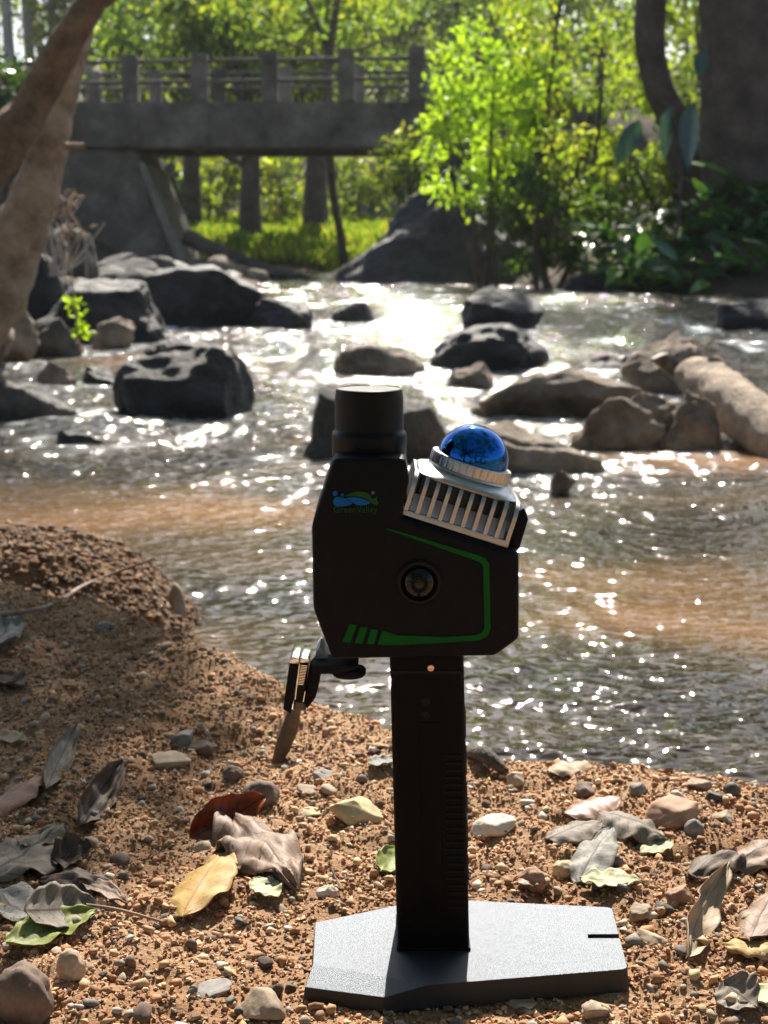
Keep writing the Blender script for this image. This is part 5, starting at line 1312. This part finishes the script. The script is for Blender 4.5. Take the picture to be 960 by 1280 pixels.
# perspective shortens depth, so widths are given as across-leaf pixels on the ground
DL = [
 ((226, 1156), (284, 1078), 78, 'yellow', 'yellow speckled leaf lying below the red leaf', 1, dict(curl=-0.35, cup=-0.35, crumple=0.2, lift=0.012, roll=-14, lift1=0.016)),
 ((236, 1054), (332, 1022), 60, 'red', 'dark red orange leaf standing folded above the yellow leaf', 2, dict(curl=0.4, cup=0.9, crumple=0.3, roll=38, lift=0.006, lift1=0.02)),
 ((286, 1030), (372, 1116), 100, 'brown', 'large wrinkled grey brown leaf with dark midrib beside the red leaf', 3, dict(curl=-0.3, cup=-0.4, crumple=0.9, lift=0.012, stalk=0.0)),
 ((8, 1196), (122, 1150), 62, 'green', 'yellow green leaf half under a folded grey leaf near left stones', 4, dict(curl=0.3, cup=0.5, crumple=0.4, roll=8, torn=0.4)),
 ((30, 1160), (126, 1146), 70, 'grey', 'grey spotted leaf half lying over the yellow green leaf', 5, dict(curl=0.2, cup=0.5, crumple=0.25, roll=30, lift=0.014, lift1=0.01)),
 ((-25, 1035), (52, 976), 60, 'rust', 'brown pink smooth leaf at the left above the large grey leaf', 6, dict(curl=-0.3, cup=-0.7, crumple=0.3, lift=0.02, roll=-12)),
 ((-20, 1110), (80, 1046), 100, 'grey', 'large ragged grey brown leaf under a small orange leaf', 7, dict(curl=0.3, cup=-0.3, crumple=0.7, torn=0.5, lift=0.01)),
 ((28, 1052), (68, 1062), 50, 'rust', 'small orange brown leaf lying on the large ragged grey leaf', 8, dict(curl=0.4, cup=0.3, crumple=0.5, lift=0.028)),
 ((52, 996), (93, 928), 40, 'grey', 'narrow grey curled leaf standing up above the brown pink leaf', 9, dict(curl=0.5, cup=1.3, crumple=0.3, lift=0.010, roll=30, lift1=0.022)),
 ((92, 1040), (152, 978), 50, 'dark', 'dark red brown curled leaf standing right of the ragged grey leaf', 10, dict(curl=0.4, cup=1.2, crumple=0.6, roll=45, lift=0.008, lift1=0.024)),
 ((44, 1112), (148, 1124), 46, 'dark', 'dark brown leaf arched over shaded litter above the grey spotted leaf', 11, dict(curl=-0.9, cup=-0.7, crumple=0.5, roll=24, lift=0.012)),
 ((-20, 1118), (52, 1166), 70, 'silver', 'pale blotched leaf with dark holes at left above the green leaf', 12, dict(curl=0.2, cup=0.2, crumple=0.7, torn=0.5)),
 ((-15, 930), (34, 938), 40, 'tan', 'tan leaf end on the shaded left bank', 13, dict(curl=0.5, cup=0.6, crumple=0.3, lift=0.015)),
 ((64, 1080), (118, 1066), 64, 'dark', 'blackish crumpled leaf in the shade between ragged grey and curled leaves', 14, dict(curl=0.8, cup=0.9, crumple=0.8, roll=20)),
 ((-12, 822), (16, 778), 60, 'silver', 'pale grey leaf on the shaded left bank below the twig', 15, dict(curl=0.4, cup=0.7, crumple=0.5, lift=0.015)),
 ((-10, 850), (30, 862), 50, 'dark', 'dark leaf on the shaded left bank below the pale one', 16, dict(curl=0.4, cup=0.7, crumple=0.5, lift=0.01)),
 ((706, 1030), (776, 1006), 62, 'pink', 'pinkish tan smooth leaf above the grey leaves right of handle', 17, dict(curl=-0.3, cup=-0.5, crumple=0.25, lift=0.012)),
 ((684, 1058), (752, 1034), 56, 'grey', 'brown grey leaf between pinkish leaf and silvery leaf', 18, dict(curl=-0.4, cup=-0.6, crumple=0.3, lift=0.010)),
 ((748, 1024), (832, 1056), 74, 'grey', 'large dark grey stiff leaf arched above the pebbles right of plate', 19, dict(curl=-0.6, cup=-0.8, crumple=0.5, lift=0.022, torn=0.3)),
 ((722, 1106), (764, 1056), 54, 'silver', 'silvery white ribbed leaf leaning below the dark grey leaf', 20, dict(curl=-0.3, cup=-0.5, crumple=0.4, lift=0.010, lift1=0.022)),
 ((724, 1108), (802, 1112), 52, 'palegreen', 'pale tan and green leaf flat on pebbles behind plate corner', 21, dict(curl=0.2, cup=0.3, crumple=0.6, torn=0.4, lift=0.006)),
 ((848, 1206), (902, 1114), 46, 'tan', 'tan curled leaf standing on edge right of the foot plate', 22, dict(curl=0.5, cup=1.0, crumple=0.4, roll=48, lift=0.006, lift1=0.024)),
 ((934, 1188), (975, 1118), 62, 'brown', 'brown grey leaf at the right edge above yellow leaf', 23, dict(curl=-0.3, cup=-0.5, crumple=0.3, lift=0.016, roll=-15)),
 ((858, 1102), (938, 1070), 50, 'dark', 'dark curled leaf arching over shadow above the standing tan leaf', 24, dict(curl=-0.7, cup=-0.9, crumple=0.5, lift=0.016)),
 ((914, 1092), (985, 1052), 60, 'brown', 'grey brown twisted leaf at right edge beside dark curled leaf', 25, dict(curl=-0.5, cup=-0.7, crumple=0.5, lift=0.018)),
 ((902, 1196), (985, 1200), 46, 'yellow', 'yellow green leaf at the right edge in the front sand', 26, dict(curl=-0.3, cup=-0.6, crumple=0.3, lift=0.010)),
 ((904, 1244), (946, 1276), 60, 'grey', 'grey pointed leaf standing in the front sand at right', 27, dict(curl=0.3, cup=0.6, crumple=0.4, roll=30, lift=0.016)),
 ((924, 1262), (980, 1240), 40, 'palegreen', 'pale yellow green leaf in front of grey pointed leaf', 28, dict(curl=0.3, cup=0.5, crumple=0.3, lift=0.010)),
 ((686, 972), (742, 962), 44, 'tan', 'tan curled leaf on the crest near the water', 29, dict(curl=-0.8, cup=-0.6, crumple=0.4, lift=0.012)),
 ((474, 1098), (500, 1066), 40, 'green', 'green yellow leaf half hidden behind the handle', 30, dict(curl=0.3, cup=0.8, crumple=0.3, lift=0.012, roll=25)),
 ((462, 962), (500, 952), 34, 'silver', 'pale greenish grey leaf on the sand left of handle', 31, dict(curl=0.4, cup=0.7, crumple=0.3, lift=0.010)),
 ((318, 1108), (348, 1132), 40, 'palegreen', 'small pale cream leaf tip poking from under the wrinkled brown leaf', 32, dict(curl=0.3, cup=0.3, crumple=0.3, lift=0.004)),
 ((100, 1108), (160, 1136), 30, 'brown', 'thin brown leaf strip over the grey spotted leaf', 33, dict(curl=-0.3, cup=0.6, crumple=0.4, lift=0.008)),
 ((648, 1112), (682, 1106), 30, 'rust', 'small orange leaf scrap at the back edge of plate', 34, dict(curl=-0.5, cup=-0.4, crumple=0.3, lift=0.008)),
 ((840, 1054), (800, 1070), 34, 'palegreen', 'tiny pale leaf scrap under the dark grey stiff leaf', 35, dict(curl=0.3, cup=0.4, crumple=0.5)),
]
for p0, p1, W_, kd, lab, sd, kw in DL: dleaf(p0, p1, W_, kd, lab, 600 + sd, **kw)

# ------------------------------------------------------------------ haze
HAZE = 0.0003
bm = box_bm(-158, 158, -58, 250, -2.5, 60)
hz = from_bm(bm, 'haze', None)
m = bpy.data.materials.new('haze'); m.use_nodes = True; nt = m.node_tree; nt.nodes.clear()
pv = nt.nodes.new('ShaderNodeVolumePrincipled'); pv.inputs['Density'].default_value = HAZE; pv.inputs['Color'].default_value = (0.93, 0.96, 1.0, 1)
pv.inputs['Anisotropy'].default_value = 0.35
ou = nt.nodes.new('ShaderNodeOutputMaterial'); nt.links.new(pv.outputs[0], ou.inputs['Volume'])
hz.data.materials.append(m)
tag(hz, 'thin sunlit haze in the forest air', 'haze', kind='stuff')
